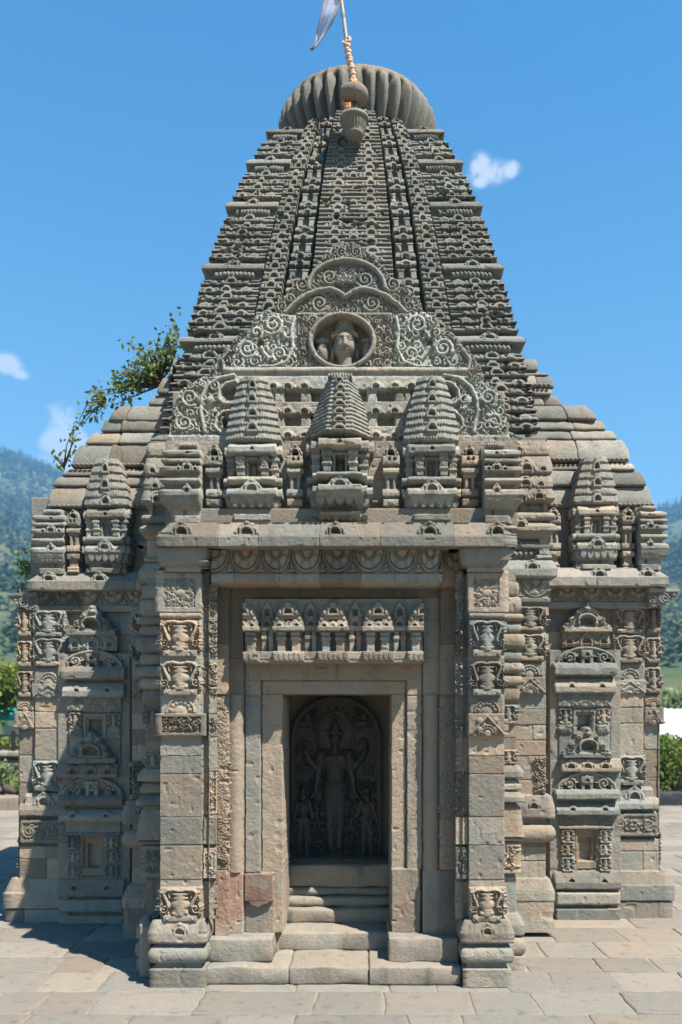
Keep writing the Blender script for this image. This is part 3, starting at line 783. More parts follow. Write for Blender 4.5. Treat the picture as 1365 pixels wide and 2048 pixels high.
# ---- front porch: pillars -------------------------------------------------------------
def front_pillar(x0, x1, inner, side, seed):
    """x0..x1 main face, inner: px where the set-back inner strip ends; side -1 left pillar, +1 right pillar"""
    a, b = (x0, inner) if side < 0 else (inner, x1)
    root_R = Rel(a, 1140, b, 1842, 4.5, 1.1, dl=.30 if side < 0 else .08, dr=.30 if side > 0 else .10, seed=seed, warm=.55, lich=.12, back=.10)
    R = root_R; W = x1 - x0; cx = (x0 + x1) / 2
    R.H[:] = 0
    s0, s1 = (x1, inner) if side < 0 else (inner, x0)      # inner strip
    R.box(s0, 1100, s1 + (40 if side < 0 else 0), 1900, -42, 'set', tone=False) if side < 0 else R.box(s0 - 40, 1100, s1, 1900, -42, 'set', tone=False)
    R.masonry(s0, s1, [1228, 1313, 1390, 1428, 1475, 1545, 1632, 1692, 1765, 1842], (1, 1))
    # flower block
    R.box(x0 - 3, 1142, x1 + 1, 1226, 22); R.box(x0 + 10, 1158, x1 - 12, 1215, 12, 'min', tone=False)
    R.foliage(x0 + 10, 1158, x1 - 12, 1215, 15, 9); R.dome(cx, 1187, 11, 8, 12, 14)
    for i in range(8):
        an = i * math.pi / 4 + .4; R.ridge([(cx + 13 * math.cos(an), 1187 + 11 * math.sin(an)), (cx + 24 * math.cos(an + .35), 1187 + 20 * math.sin(an + .35))], 2.4, 9, 13)
    R.foliage(s0 + 2, 1165, s1 - 3, 1222, 16, 13)
    R.roll(1226, 1238, 26, x0, x1, 6); R.petals(x0 + 3, x1 - 3, 1227, 1238, 7, 8, 16)
    R.pot(x0, 1240, x1, 1314, 40, -4); R.foliage(s0 + 1, 1240, s1 - 2, 1305, 17, 14)
    R.box(x0, 1314, x1, 1324, 14)
    R.pot(x0, 1322, x1, 1391, 40, -4); R.foliage(s0 + 1, 1322, s1 - 2, 1388, 16, 14)
    R.box(x0 + 2, 1391, x1 - 3, 1427, 10); R.halflotus(cx, 1424, W * .36, 12, 7)
    lo = 8 if side < 0 else 0
    R.box(x0 - 2, 1427, x1 + lo, 1472, 24)
    if side < 0: R.box(x0 + 5, 1434, x1 - 1, 1465, 6, 'min', tone=False); R.foliage(x0 + 5, 1434, x1 - 1, 1465, 15, 17)
    else: R.lozenge(x0 + 4, 1432, x1 - 4, 1467, 2, 9, 27)
    R.foliage(s0 + 1, 1436, s1 - 2, 1462, 13, 12)
    R.masonry(x0 - 1, x1, [1472, 1512, 1548, 1634, 1690, 1760, 1776], (1, 1), 9)
    R.foliage(s0 + 3, 1545, s1 - 4, 1625, 15, 15, 4)
    R.box(s0 + 2, 1636, s1 - 1, 1690, -20); R.box(s0 + 2, 1697, s1 - 1, 1758, -16); R.foliage(s0 + 6, 1706, s1 - 5, 1750, 13, 12, 6)
    R.hole(s0 + 2, 1690, s1 - 1, 1697, -60); R.hole(s0 + 2, 1758, s1 - 1, 1764, -60)
    R.pot(x0, 1774, x1, 1841, 34, 0)
    p = finish(R, 'pillar')
    # base mouldings
    B = Rel(x0 - 7 if side < 0 else inner + 24, 1838, x1 - 2 if side < 0 else x1 + 3, 1972, 4.5, 1.1, dl=.3, dr=.3, seed=seed + 5, warm=.25, lich=.12, back=.16)
    B.slab(1838, 1884, 42, top=.4, lip=.45); B.gav(cx, 1868, W * .55, 26, 14, 26)
    B.box(0, 1884, 2000, 1893, 0, tone=False); B.roll(1891, 1925, 40, b=10); B.box(-500, 1924, 2000, 1936, 4, tone=False)
    B.box(-900, 1935, 3000, 1975, 34 if side < 0 else 26)
    if side > 0:
        B.dome(cx - 18, 1970, 40, 26, 16, 14, flat=.6)
    finish(B, 'base', p)
    # bracket capital
    C = Rel(x0 + 12 if side < 0 else x0 - 2, 1080, x1 - 4 if side < 0 else x1 - 6, 1144, 4.46, 1.1, dl=.22, dr=.22, seed=seed + 6, warm=.2, lich=.15, back=.2, base=10)
    C.box(-900, 1079, 3000, 1101, 50); C.prof(1100, 1134, lambda t: 8 + 40 * np.sqrt(np.clip(1 - t ** 2.0, 0, 1)), 'set'); C.box(-900, 1133, 3000, 1150, 4)
    if side < 0:
        C.foliage(x1 - 3, 1092, x1 + 30, 1136, 14, 14)
    finish(C, 'capital', p)
    return p

def build_porch_front():
    front_pillar(321, 404, 433, -1, 101)
    front_pillar(938, 1009, 911, 1, 131)
    # set-back flank beside each pillar, running back along the porch
    for sd, xa, xb, mir in ((1, 1000, 1032, None), (-1, 1000, 1032, (1016, 308, 6, 4.8))):
        R = Rel(xa, 1150, xb, 1962, 4.8, 1.2, dr=.75, seed=150 + sd, warm=.45, lich=.25, mir=mir, back=.2)
        for y0, y1, h in ((1165, 1192, 18), (1194, 1228, 30), (1228, 1244, 42), (1246, 1266, 28), (1268, 1300, 48), (1302, 1324, 30), (1326, 1348, 44), (1350, 1372, 34), (1374, 1402, 20)):
            R.roll(y0, y1, h, b=h * .35)
        R.masonry(xa, xb, [1402, 1440, 1475, 1510], (1, 1)); R.pot(xa - 2, 1410, xb + 2, 1448, 22); R.pot(xa - 2, 1500, xb + 2, 1528, 22)
        for y0, y1, h in ((1530, 1556, 40), (1560, 1580, 28), (1582, 1604, 46), (1606, 1612, 10)):
            R.slab(y0, y1, h)
        R.flare(1612, 1672, 20, 48); R.tone(xa, 1612, xb, 1672); R.roll(1672, 1682, 40)
        R.box(0, 1684, 3000, 1746, 26); R.foliage(xa, 1692, xb, 1738, 14, 14, 8); R.hole(0, 1746, 3000, 1753, -10)
        R.masonry(0, 3000, [1753, 1826], (1, 1)); R.slab(1826, 1868, 46); R.roll(1870, 1908, 52, b=20); R.box(-900, 1908, 3000, 1965, 44)
        finish(R, 'porch_flank')
    m = MB(); Yp = 4.62
    m.block(px(279, Yp), px(302, Yp), Yp, Yp + .12, 0, .31, .014, col=(.6, .2, .5)); c = (px(290.5, Yp), Yp + .06)
    V = [(px(279, Yp), Yp, .305), (px(302, Yp), Yp, .305), (px(302, Yp), Yp + .12, .305), (px(279, Yp), Yp + .12, .305), (*c, .36)]
    m.add(V, None, [(0, 1, 4), (1, 2, 4), (2, 3, 4), (3, 0, 4)], col=(.6, .2, .5)); m.build('corner_post', M_STONE, temple)
    # cornice
    R = Rel(346, 1046, 1007, 1098, 4.46, 1.15, dl=.8, dr=.8, seed=160, warm=.34, lich=.12, tones=(.08, .5), back=.3, base=20)
    R.prof(1046, 1076, lambda t: 8 + 62 * t); R.box(-900, 1076, 3000, 1100, 74, bev=8, r=3)
    for a, b in ((346, 440), (440, 520), (520, 640), (640, 760), (760, 905), (905, 1007)):
        R.tone(a, 1040, b, 1100); R.joint(b, 1046, b, 1098, 8)
    for cx, w_ in ((368, 50), (497, 56), (672, 44), (858, 54), (992, 50)): R.gav(cx, 1075, w_, 28, 26, 44)
    finish(R, 'cornice')
    # architrave with hanging half-rosettes
    R = Rel(424, 1096, 926, 1168, 4.5, 1.0, seed=170, warm=.62, lich=.1, back=.3)
    R.box(880, 1090, 940, 1170, -75); R.medals([399, 461, 523, 584, 645, 706, 772, 837, 884], 1100, 1146, 22, 4)
    R.box(885, 1090, 940, 1170, -70, 'set', tone=False); R.medals([888, 945], 1102, 1146, 20, -68)
    R.box(424, 1148, 885, 1165, 22); R.prof(1096, 1101, lambda t: 20 + 0 * t)
    for x in (470, 560, 640, 722, 790): R.joint(x, 1098, x, 1165, 7); R.tone(x, 1090, x + 85, 1170)
    finish(R, 'architrave')
    # outer strips
    for sd in (-1, 1):
        a, b = (430, 459) if sd < 0 else (880, 917)
        R = Rel(a, 1160, b, 1875, 4.66, 1.1, seed=180 + sd, warm=.8, lich=.1, dr=.05 if sd < 0 else 0, dl=.05 if sd > 0 else 0, back=.3)
        R.masonry(a, b, [1160, 1216, 1288, 1390, 1640, 1740, 1875], (1, 1), 9); R.box(a + 2, 1395, b - 2, 1725, 10, 'add', tone=False)
        R.foliage(a + 3, 1396, b - 3, 1722, 15, 3.5, 1)
        R.box(a, 1160, b, 1390, 14, 'add', tone=False)
        if sd < 0: R.stain(a, 1735, b + 5, 1850, .1)
        finish(R, 'door_pilaster')
    # stepped door frame
    R = Rel(452, 1164, 884, 1866, 4.74, 1.1, seed=190, warm=.68, lich=.16, back=.42, rough=1.3)
    for a, b in ((455, 491), (845, 881)):
        R.box(a, 1164, b, 1392, 42); w = R.win(a, 1390, b, 1742, 0); P, Q = R.P[w], R.Q[w]
        R.put(w, 8 + 52 * np.sqrt(np.clip(1 - ((P - (a + b) / 2) / 17.5) ** 2, 0, 1)), (P > a) & (P < b) & (Q > 1390) & (Q < 1742), 'set')
        R.tone(a, 1390, b, 1742, .55); R.joint(a, 1240, b, 1240); R.joint(a, 1316, b, 1316)
    R.box(458, 1164, 880, 1198, 40); R.joint(600, 1166, 600, 1198); R.joint(740, 1166, 740, 1198)
    R.box(492, 1198, 843, 1325, -30, 'set', tone=False)
    for a, b in ((491, 523), (813, 845)): R.box(a, 1326, b, 1392, 20); R.box(a, 1392, b, 1744, 20, tone=False); R.tone(a, 1392, b, 1744, .58)
    R.box(491, 1326, 845, 1361, 20)
    R.box(523, 1361, 813, 1388, 0); R.box(523, 1388, 566, 1866, 0, tone=False); R.box(783, 1388, 813, 1866, 0, tone=False); R.tone(523, 1388, 566, 1866, .62); R.tone(783, 1388, 813, 1866, .62)
    for x in (491, 523, 813, 845): R.ridge([(x, 1362 if 500 < x < 840 else 1200), (x, 1742)], 1.5, -22, add=True)
    R.ridge([(523, 1361), (813, 1361)], 1.5, -16, add=True)
    R.joint(523, 1388, 566, 1388); R.joint(783, 1388, 813, 1388); R.joint(491, 1391, 523, 1391); R.joint(813, 1391, 845, 1391)
    R.box(440, 1742, 489, 1870, 46); R.box(491, 1745, 548, 1800, 40); R.box(491, 1800, 549, 1866, 6, 'set'); R.stain(436, 1736, 498, 1842, .4); R.stain(484, 1738, 556, 1816, .3)
    w = R.win(491, 1780, 548, 1825); P, Q = R.P[w], R.Q[w]
    R.put(w, np.full(P.shape, 38.), inpoly(P, Q, [(491, 1780), (548, 1780), (545, 1800), (517, 1813), (505, 1808), (491, 1790)]), 'max')
    R.box(783, 1736, 841, 1866, 26); R.box(845, 1738, 890, 1866, 46); R.stain(845, 1770, 884, 1850, .55); R.stain(795, 1795, 840, 1850, .65)
    R.ridge([(843, 1740), (843, 1866)], 2.2, -30, add=True)
    finish(R, 'door_frame', mask=lambda P, Q: ~((P > 566) & (P < 783) & (Q > 1388)))
    # frieze of small shrines over the door
    R = Rel(490, 1198, 846, 1327, 4.61, .95, seed=200, warm=.5, lich=.22, back=.12, base=0)
    R.prof(1198, 1212, lambda t: 10 - 14 * t); R.box(490, 1264, 846, 1306, -16)
    for cx in (536, 622, 711, 800):
        R.box(cx - 15, 1226, cx + 15, 1256, 16, 'max'); R.gav(cx, 1236, 28, 32, 22, 6, lod=0); R.gav(cx, 1256, 30, 22, 16, 12, lod=0)
        R.box(cx - 17, 1252, cx + 17, 1262, 34, 'max')
        for e in (-7, 7): R.box(cx + e - 5, 1262, cx + e + 5, 1306, 16, 'max', r=1.4); R.box(cx + e - 6, 1272, cx + e + 6, 1280, 24, 'max', r=1, tone=False)
        R.box(cx - 16, 1304, cx + 16, 1320, 44, 'max')
    for cx in (490, 579, 667, 756, 845):
        R.dome(cx, 1258, 30, 50, 60, 10, flat=.3); R.box(cx - 31, 1263, cx + 31, 1310, -14, 'set', tone=False); R.box(cx - 29, 1244, cx + 29, 1258, 66, 'max', r=4)
        R.gav2(cx, 1234, 44, 25, 16, 66)
        R.box(cx - 24, 1236, cx + 24, 1240, 70, 'max'); R.hole(cx - 8, 1241, cx + 8, 1246, 24)
        for e in (-17, 0, 17): R.gav(cx + e, 1258, 20, 14, 18, 64, lod=0, hole=e != 0)
        for e in (-22, -14, 14, 22): R.dome(cx + e, 1240 - (22 - abs(e)), 4, 5, 16, 58)
        R.box(cx - 31, 1255, cx + 31, 1265, 88, 'max')
        for e in (-14, 14):
            R.box(cx + e - 8, 1265, cx + e + 8, 1307, 52, 'max', r=1.6); R.box(cx + e - 10, 1266, cx + e + 10, 1272, 66, 'max', r=1, tone=False); R.box(cx + e - 10, 1275, cx + e + 10, 1282, 64, 'max', r=1, tone=False)
        R.box(cx - 31, 1304, cx + 31, 1324, 74, 'max'); R.petals(cx - 30, cx + 30, 1308, 1322, 6, 16, 68)
    R.box(490, 1316, 846, 1327, 40, 'max', tone=False)
    finish(R, 'shrine_frieze')

def build_porch_core():
    # masonry behind the carved faces: jambs, ceiling, back of the sanctum niche
    m = MB()
    xl, xr, z1 = px(424, 4.7), px(925, 4.7), 2.40
    ol, orr = px(562, 4.8), px(787, 4.8)
    for z0, z2 in zip([0, .55, .95, 1.3, 1.62], [.55, .95, 1.3, 1.62, 1.9]):
        m.block(-1.05, ol - .012, 4.79, 5.72, z0, z2, .006); m.block(orr + .012, .72, 4.79, 5.72, z0, z2, .006)
    m.block(-1.05, .72, 4.79, 5.72, 1.68, 2.42, .01); m.block(-1.05, .72, 5.70, 5.95, 0, 2.42, .01)
    m.build('sanctum_wall', M_STONE, temple)
    m = MB(); m.block(-1.08, .74, 4.56, 5.75, 2.44, 2.70, .01); m.block(px(345, 4.8), px(1010, 4.8), 4.80, 5.7, 2.70, 3.46, .01); m.block(px(502, 5.1), px(878, 5.1), 5.08, 5.7, 3.46, 3.95, .01)
    m.build('porch_core', M_STONE, temple)
    def steps(name, specs):
        for i, (x0, x1, ya, yb, z0, z2, r) in enumerate(specs):
            q = MB(); rg = random.Random(40 + i)
            q.block(x0, x1, ya, yb, z0, z2, r, .006, 26, (rg.uniform(.45, .75), rg.uniform(.1, .3), rg.uniform(.4, .8)), rg, 1.0); q.build(name, M_STONE, temple, smooth=True)
    Y = 4.515
    steps('step', [(px(412, Y), px(578, Y), 4.515, 5.0, 0, .100, .012), (px(579, Y), px(738, Y), 4.52, 5.0, 0, .098, .012), (px(739, Y), px(922, Y), 4.505, 5.0, 0, .102, .012)])
    Y = 4.62
    steps('step', [(px(412, Y), px(546, Y), 4.60, 5.1, .098, .235, .014), (px(777, Y), px(917, Y), 4.60, 5.1, .10, .240, .014)])
    Y = 4.85
    steps('step', [(px(545, Y), px(780, Y), 4.84, 5.3, .095, .205, .016), (ol - .01, orr + .01, 5.06, 5.4, .20, .29, .02), (ol, orr, 5.12, 5.5, .288, .35, .024),
                   (ol, orr, 5.17, 5.5, .35, .40, .024), (ol - .02, orr + .02, 5.19, 5.75, .40, .545, .02)])

def build_stele():
    Y = 5.5
    R = Rel(583, 1392, 764, 1726, Y, .9, seed=300, warm=.35, lich=.05, back=.12, base=26, rough=.8)
    cx = 671
    # arched slab with raised rim
    arch = lambda P, Q, i=0: (Q < 1727) & (abs(P - 673) < 90 - i) & ((Q > 1478) | (((P - 673) / (90 - i)) ** 2 + ((Q - 1478) / (86 - i)) ** 2 < 1))
    w = R.win(583, 1392, 764, 1726, 0); P, Q = R.P[w], R.Q[w]
    R.put(w, np.full(P.shape, 8.), arch(P, Q, 9), 'min')
    # halo
    a = np.linspace(-.1 * math.pi, 1.1 * math.pi, 25)
    R.ridge(np.stack([cx + 38 * np.cos(a), 1475 - 52 * np.sin(a)], -1), 2.2, 9, 8); R.dome(cx, 1470, 34, 46, 8, 8, flat=.3)
    for sx in (616, 728):      # flying attendants in clouds
        R.foliage(sx - 22, 1418, sx + 22, 1455, 13, 16); R.dome(sx, 1432, 8, 9, 20, 10); R.dome(sx - 4, 1446, 14, 7, 18, 10)
    def limb(pts, r0, r1, h): R.ridge(pts, max(r0, r1), h, 10, taper=(r0 / max(r0, r1), r1 / max(r0, r1)))
    # main standing figure: one continuous body
    R.dome(cx, 1476, 12, 15, 40, 10); R.dome(cx, 1462, 11, 20, 38, 8); R.dome(cx, 1450, 7, 12, 30, 8)
    for i in range(6): R.dome(cx - 13 + i * 5.2, 1466 - 4 * math.sin(i / 5 * math.pi), 3, 5, 14, 30)
    limb([(cx, 1488), (cx, 1500)], 7, 8, 34)
    R.dome(cx, 1520, 33, 24, 44, 8); R.dome(cx - 11, 1516, 10, 9, 10, 46); R.dome(cx + 11, 1516, 10, 9, 10, 46)
    R.dome(cx, 1546, 21, 28, 38, 8); R.dome(cx, 1580, 28, 32, 44, 8); R.dome(cx, 1605, 27, 50, 40, 8)
    for sg in (-1, 1):
        limb([(cx + sg * 11, 1590), (cx + sg * 10, 1640), (cx + sg * 8, 1690)], 14, 8, 40); R.dome(cx + sg * 10, 1692, 8, 4, 36, 14)
        limb([(cx + sg * 29, 1506), (cx + sg * 36, 1535), (cx + sg * 50, 1520), (cx + sg * 60, 1500)], 9, 6, 36)
        limb([(cx + sg * 27, 1508), (cx + sg * 33, 1545), (cx + sg * 38, 1580)], 9.5, 6.5, 40)
        limb([(cx + sg * 38, 1580), (cx + sg * 46, 1592)], 5, 5, 36)
        R.ridge([(cx + sg * 20, 1500), (cx + sg * 38, 1530), (cx + sg * 40, 1600), (cx + sg * 30, 1655), (cx, 1664)], 2.4, 16, 22)
        # attendants
        ax = cx + sg * 64
        R.dome(ax, 1592, 8, 10, 30, 10); R.dome(ax, 1580, 7, 9, 26, 10); R.dome(ax, 1618, 14, 17, 30, 8); R.dome(ax - sg * 2, 1645, 15, 18, 30, 8)
        limb([(ax - 6, 1650), (ax - 7, 1712)], 8, 5, 28); limb([(ax + 6, 1650), (ax + 8, 1712)], 8, 5, 28)
        limb([(ax - sg * 12, 1608), (ax - sg * 20, 1630), (ax - sg * 12, 1600)], 5, 4, 26); limb([(ax + sg * 12, 1608), (ax + sg * 19, 1640)], 5, 4, 26)
        R.foliage(ax - 20, 1560, ax + 20, 1585, 12, 14)
    R.dome(611, 1500, 17, 18, 14, 8, flat=.5); R.spiral(611, 1500, 13, 10, 18); R.dome(727, 1496, 12, 20, 18, 8)
    R.dome(617, 1517, 11, 9, 30, 10)
    for yy in (1525, 1528): R.ridge([(cx - 14, yy - 10), (cx, yy), (cx + 14, yy - 10)], 1.6, 8, 44)
    R.ridge([(cx - 22, 1580), (cx, 1586), (cx + 22, 1580)], 2, 7, 44)
    for i in range(5): R.ridge([(cx - 16 + i * 8, 1588), (cx - 12 + i * 6, 1650)], 1.2, 4, 44)
    R.H = np.where(R.H > 9, 9 + (R.H - 9) * 1.7, R.H)
    R.box(583, 1708, 764, 1728, 90); R.foliage(590, 1600, 755, 1706, 16, 6, 0)
    for (x, y, c_) in ((606, 1535, 12), (736, 1540, 12), (640, 1560, 9), (702, 1560, 9), (598, 1690, 9), (746, 1690, 9), (671, 1440, 10)):
        R.foliage(x - c_, y - c_, x + c_, y + c_, c_, 12)
    for i in range(9):
        an = math.pi * (.08 + .84 * i / 8); R.dome(cx + 44 * math.cos(an), 1475 - 58 * math.sin(an), 4, 4, 10, 10)
    # paint of worship: yellow streak, blue necklace
    o = finish(R, 'carved_stele', None, mask=lambda P, Q: arch(P, Q), mat=M_STELE)
    tag(o, 'dark carved stone image of a standing crowned deity inside the doorway', 'statue')
    return R

def petal_heap(name, label, cat, spots, col, r, group=None):
    mt = plain_mat(name + '_petal', col, .6, .3, 40, 0, trans=.25)
    for i, (x, y, z) in enumerate(spots):
        m = MB(); rg = random.Random(int(x * 1000) + i)
        for k in range(14):
            a = rg.uniform(0, 6.28); e = rg.uniform(.1, 1.3); R2 = r * rg.uniform(.6, 1)
            d = np.array([math.cos(a) * math.cos(e), math.sin(a) * math.cos(e), math.sin(e)]); u = np.cross(d, (0, 0, 1.)); u /= np.linalg.norm(u); b = np.array([0, 0, r * .15])
            m.add([b, d * R2 * .7 + u * R2 * .35 + b, d * R2 + b, d * R2 * .7 - u * R2 * .35 + b], [(0, 1, 2, 3)])
        o = m.build(name, mt); o.location = (x, y, z)
        tag(o, label[i] if isinstance(label, (list, tuple)) else label, cat, group)
# ------------------------------------------------------------------ porch roof: shrines, pediments
def build_front_roof():
    # wall behind the row of miniature shrines
    Y = 4.66
    R = Rel(332, 882, 1036, 1052, Y, 1.2, dl=.5, dr=.5, seed=400, warm=.42, lich=.12, back=.2)
    R.masonry(332, 1036, [882, 915, 960, 1002, 1052], (4, 7), 6)
    for cx in (432, 592, 782, 937):
        for sg in (-1, 1):
            c = cx + sg * 34
            R.ridge([(c - 22, 1022), (c, 1003), (c + 22, 1022), (c, 1042), (c - 22, 1022)], 2.0, 10, 0); R.dome(c, 1022, 8, 7, 12, 0); R.foliage(c - 16, 1010, c + 16, 1034, 12, 6)
    R.slab(998, 1008, 24)
    finish(R, 'roof_wall')
    mini_shrine(510, 58, 764, 1050, 4.66, 135, 9, seed=410, ysp=893)
    mini_shrine(861, 58, 764, 1050, 4.66, 135, 9, seed=420, ysp=893)
    mini_shrine(682, 63, 776, 1052, 4.66, 225, 10, True, seed=430, ysp=888)
    for i, cx in enumerate((432, 592, 782, 938)): thin_pilaster(cx, 17, 893, 1050, 4.64, 62, seed=440 + i * 4)
    corner_turret(354, 404, 888, 1050, 4.58, 80, seed=460, dl=.4)
    corner_turret(966, 1014, 888, 1050, 4.58, 80, seed=466, dr=.4)

    # lower pediment: banded wall between the little towers and a scroll wing at each side
    R = Rel(338, 752, 1020, 892, 4.74, 1.15, seed=480, warm=.25, lich=.62, back=.4, rough=1.5)
    R.H[:] = 0; C = R.C
    # bands and dark recesses
    R.box(455, 756, 905, 782, 26); R.box(455, 806, 905, 832, 26); R.box(455, 855, 905, 880, 26)
    for y0, y1 in ((782, 806), (832, 855)):
        R.box(455, y0, 905, y1, -45, tone=False)
        for x in (545, 612, 745, 812, 560, 800): R.box(x - 11, y0, x + 11, y1, 14); R.box(x - 9, y0 + 8, x + 9, y1, 24, 'max', tone=False)
    for x in (478, 548, 577, 610, 752, 790, 822, 880):
        R.gav(x, 780, 34, 15, 14, 26, lod=0); R.gav(x, 830, 34, 16, 14, 26, lod=0); R.gav(x, 878, 34, 15, 14, 26, lod=0)
    R.petals(455, 905, 878, 890, 28, 16, 12)
    for sg in (-1, 1):
        M = (lambda x: x) if sg < 0 else (lambda x: 1358 - x)
        def bx(a, y0, b, y1, *k, **kw): R.box(min(M(a), M(b)), y0, max(M(a), M(b)), y1, *k, **kw)
        poly = [(M(x), y) for x, y in ((338, 892), (344, 846), (352, 806), (372, 778), (410, 760), (462, 752), (474, 752), (474, 892))]
        w = R.win(min(M(338), M(474)), 752, max(M(338), M(474)), 892, 0); P, Q = R.P[w], R.Q[w]
        R.put(w, np.full(P.shape, 30.), inpoly(P, Q, poly), 'set')
        R.tone(min(M(338), M(474)), 752, max(M(338), M(474)), 892, .6, .85)
        R.foliage(min(M(345), M(470)), 760, max(M(345), M(470)), 872, 26, 20, 8, ok=lambda P, Q: inpoly(P, Q, poly))
        R.spiral(M(383), 800, 18, 22, 26, 1.7, -sg, 1.0, rad=3.4); R.spiral(M(372), 850, 17, 22, 26, 1.7, sg, 4.0, rad=3.2); R.spiral(M(400), 770, 9, 18, 26, 1.5, sg, 2)
        R.ridge([(M(470), 756), (M(440), 762), (M(418), 778), (M(407), 800), (M(405), 830), (M(412), 868)], 4.2, 24, 30)
        R.ridge([(M(474), 768), (M(455), 772), (M(442), 785), (M(440), 803), (M(450), 812), (M(468), 812)], 3.4, 22, 30)
        R.ridge([(M(470), 826), (M(450), 828), (M(436), 840), (M(433), 858), (M(444), 870), (M(470), 871)], 3.4, 22, 30)
        for yy in (790, 849):
            R.put(w, np.full(P.shape, -50.), ((P - M(468)) / 22) ** 2 + ((Q - yy) / 15) ** 2 < 1, 'set')
        R.dome(M(424), 805, 8, 10, 20, 30)
        bx(338, 874, 474, 892, 42); R.petals(min(M(340), M(474)), max(M(340), M(474)), 878, 891, 9, 16, 34)
    finish(R, 'lower_pediment', mask=lambda P, Q: ~(((P < 474) & ~inpoly(P, Q, [(337, 893), (343, 846), (351, 806), (371, 778), (409, 759), (462, 751), (480, 751), (480, 893)])) |
                                                   ((P > 884) & ~inpoly(P, Q, [(1358 - x, y) for x, y in [(337, 893), (343, 846), (351, 806), (371, 778), (409, 759), (462, 751), (480, 751), (480, 893)]]))))

    # upper pediment
    Y = 5.0
    R = Rel(460, 738, 922, 760, 4.95, 1.1, seed=500, warm=.2, lich=.5, back=.35, dl=.3, dr=.3)
    R.slab(738, 748, 40, top=.7); R.flare(748, 759, 30, 16); R.petals(462, 920, 747, 758, 33, 16, 16)
    finish(R, 'pediment_sill')
    R = Rel(462, 630, 920, 744, Y, 1.0, seed=510, warm=.15, lich=.55, back=.3, rough=1.4)
    wing = [(461, 746), (466, 722), (478, 690), (500, 668), (508, 640), (530, 630), (560, 629), (595, 634), (595, 746)]
    wingr = [(1382 - x, y) for x, y in wing]
    R.H[:] = 30; R.tone(462, 630, 595, 746, .72, 1.0, .05); R.tone(787, 630, 921, 746, .80, 1.0, .1); R.tone(597, 630, 785, 746, .55, .35, .35)
    R.foliage(598, 634, 786, 742, 20, 18, 10)
    for sg, pl in ((-1, wing), (1, wingr)):
        M = (lambda x: x) if sg < 0 else (lambda x: 1382 - x)
        xs = [p[0] for p in pl]
        R.foliage(min(xs), 630, max(xs), 742, 30, 22, 12, ok=lambda P, Q: inpoly(P, Q, pl))
        R.spiral(M(548), 655, 21, 26, 22, 1.8, sg, 2.4, rad=4.0); R.spiral(M(497), 702, 19, 26, 22, 1.8, -sg, .4, rad=3.8); R.spiral(M(560), 712, 15, 22, 22, 1.6, -sg, 2, rad=3.2)
        R.ridge([(M(590), 640), (M(584), 668), (M(588), 700), (M(575), 728), (M(548), 738), (M(520), 738)], 3.6, 24, 24)
        R.ridge([(M(528), 672), (M(520), 690), (M(528), 708), (M(540), 722)], 4, 24, 22)
        R.put(R.win(M(522) - 7, 680, M(522) + 7, 700, 0), -25., ((R.P[R.win(M(522) - 7, 680, M(522) + 7, 700, 0)] - M(522)) / 6) ** 2 + ((R.Q[R.win(M(522) - 7, 680, M(522) + 7, 700, 0)] - 690) / 9) ** 2 < 1, 'set')
        R.joint(M(596), 632, M(596), 744, 10, 1.2)
    # round niche for the bust
    w = R.win(615, 628, 765, 748, 0); P, Q = R.P[w], R.Q[w]; d = np.sqrt(((P - 685) / 60) ** 2 + ((Q - 688) / 50) ** 2)
    R.put(w, np.full(P.shape, -75.), d < 1, 'set'); R.C[w][..., 2] = np.where(d < 1, .8, R.C[w][..., 2]); R.C[w][..., 1] = np.where(d < 1, .0, R.C[w][..., 1])
    R.box(600, 738, 785, 746, 40)
    finish(R, 'upper_pediment', mask=lambda P, Q: ((P > 594) & (P < 788)) | inpoly(P, Q, wing) | inpoly(P, Q, wingr))
    R = Rel(612, 624, 758, 750, Y, .9, seed=520, warm=.3, lich=.35, back=.02, base=-30, rough=1.0)
    w = R.win(600, 600, 800, 800); P, Q = R.P[w], R.Q[w]; d = np.sqrt(((P - 685) / 63) ** 2 + ((Q - 688) / 53) ** 2)
    R.put(w, 36 + 24 * np.sqrt(np.clip(1 - ((d - 1) / .085) ** 2, 0, 1)), abs(d - 1) < .085, 'set')
    ring = finish(R, 'medallion_ring', thr=0)
    bust()

    # upper arches with scrollwork, on the face of the tower
    R = Rel(548, 486, 846, 634, 5.12, 1.05, seed=540, warm=.25, lich=.3, back=.55, rough=1.5)
    out = [(549, 634), (556, 604), (574, 590), (590, 572), (618, 556), (632, 536), (652, 512), (676, 496), (698, 487), (722, 496), (746, 514), (766, 536), (780, 556), (808, 572), (826, 588), (842, 606), (848, 634)]
    R.H[:] = 26
    R.foliage(552, 488, 844, 634, 21, 18, 10)
    a = np.linspace(math.pi * 1.0, math.pi * 2.0, 19)
    R.ridge(np.stack([694 + 76 * np.cos(a), 582 + 56 * np.sin(a)], -1), 4.6, 26, 30)
    pts = [(572, 632), (590, 614), (612, 598), (636, 588), (660, 584), (678, 590), (690, 598)]
    R.ridge(pts, 4.8, 30, 30); R.ridge([(1384 - x, y) for x, y in pts], 4.8, 30, 30)
    R.spiral(640, 612, 17, 22, 22, 1.7, 1, .4, rad=3.2); R.spiral(744, 612, 17, 22, 22, 1.7, -1, 2.6, rad=3.2)
    R.spiral(660, 560, 15, 22, 22, 1.7, 1, .4, rad=3.0); R.spiral(730, 565, 17, 22, 22, 1.7, -1, 2.6, rad=3.2)
    R.spiral(566, 618, 12, 22, 22, 1.7, 1, .4); R.spiral(818, 618, 12, 22, 22, 1.7, -1, 2.6); R.spiral(606, 575, 15, 22, 22, 1.7, 1, .4); R.spiral(786, 575, 15, 22, 22, 1.7, -1, 2.6)
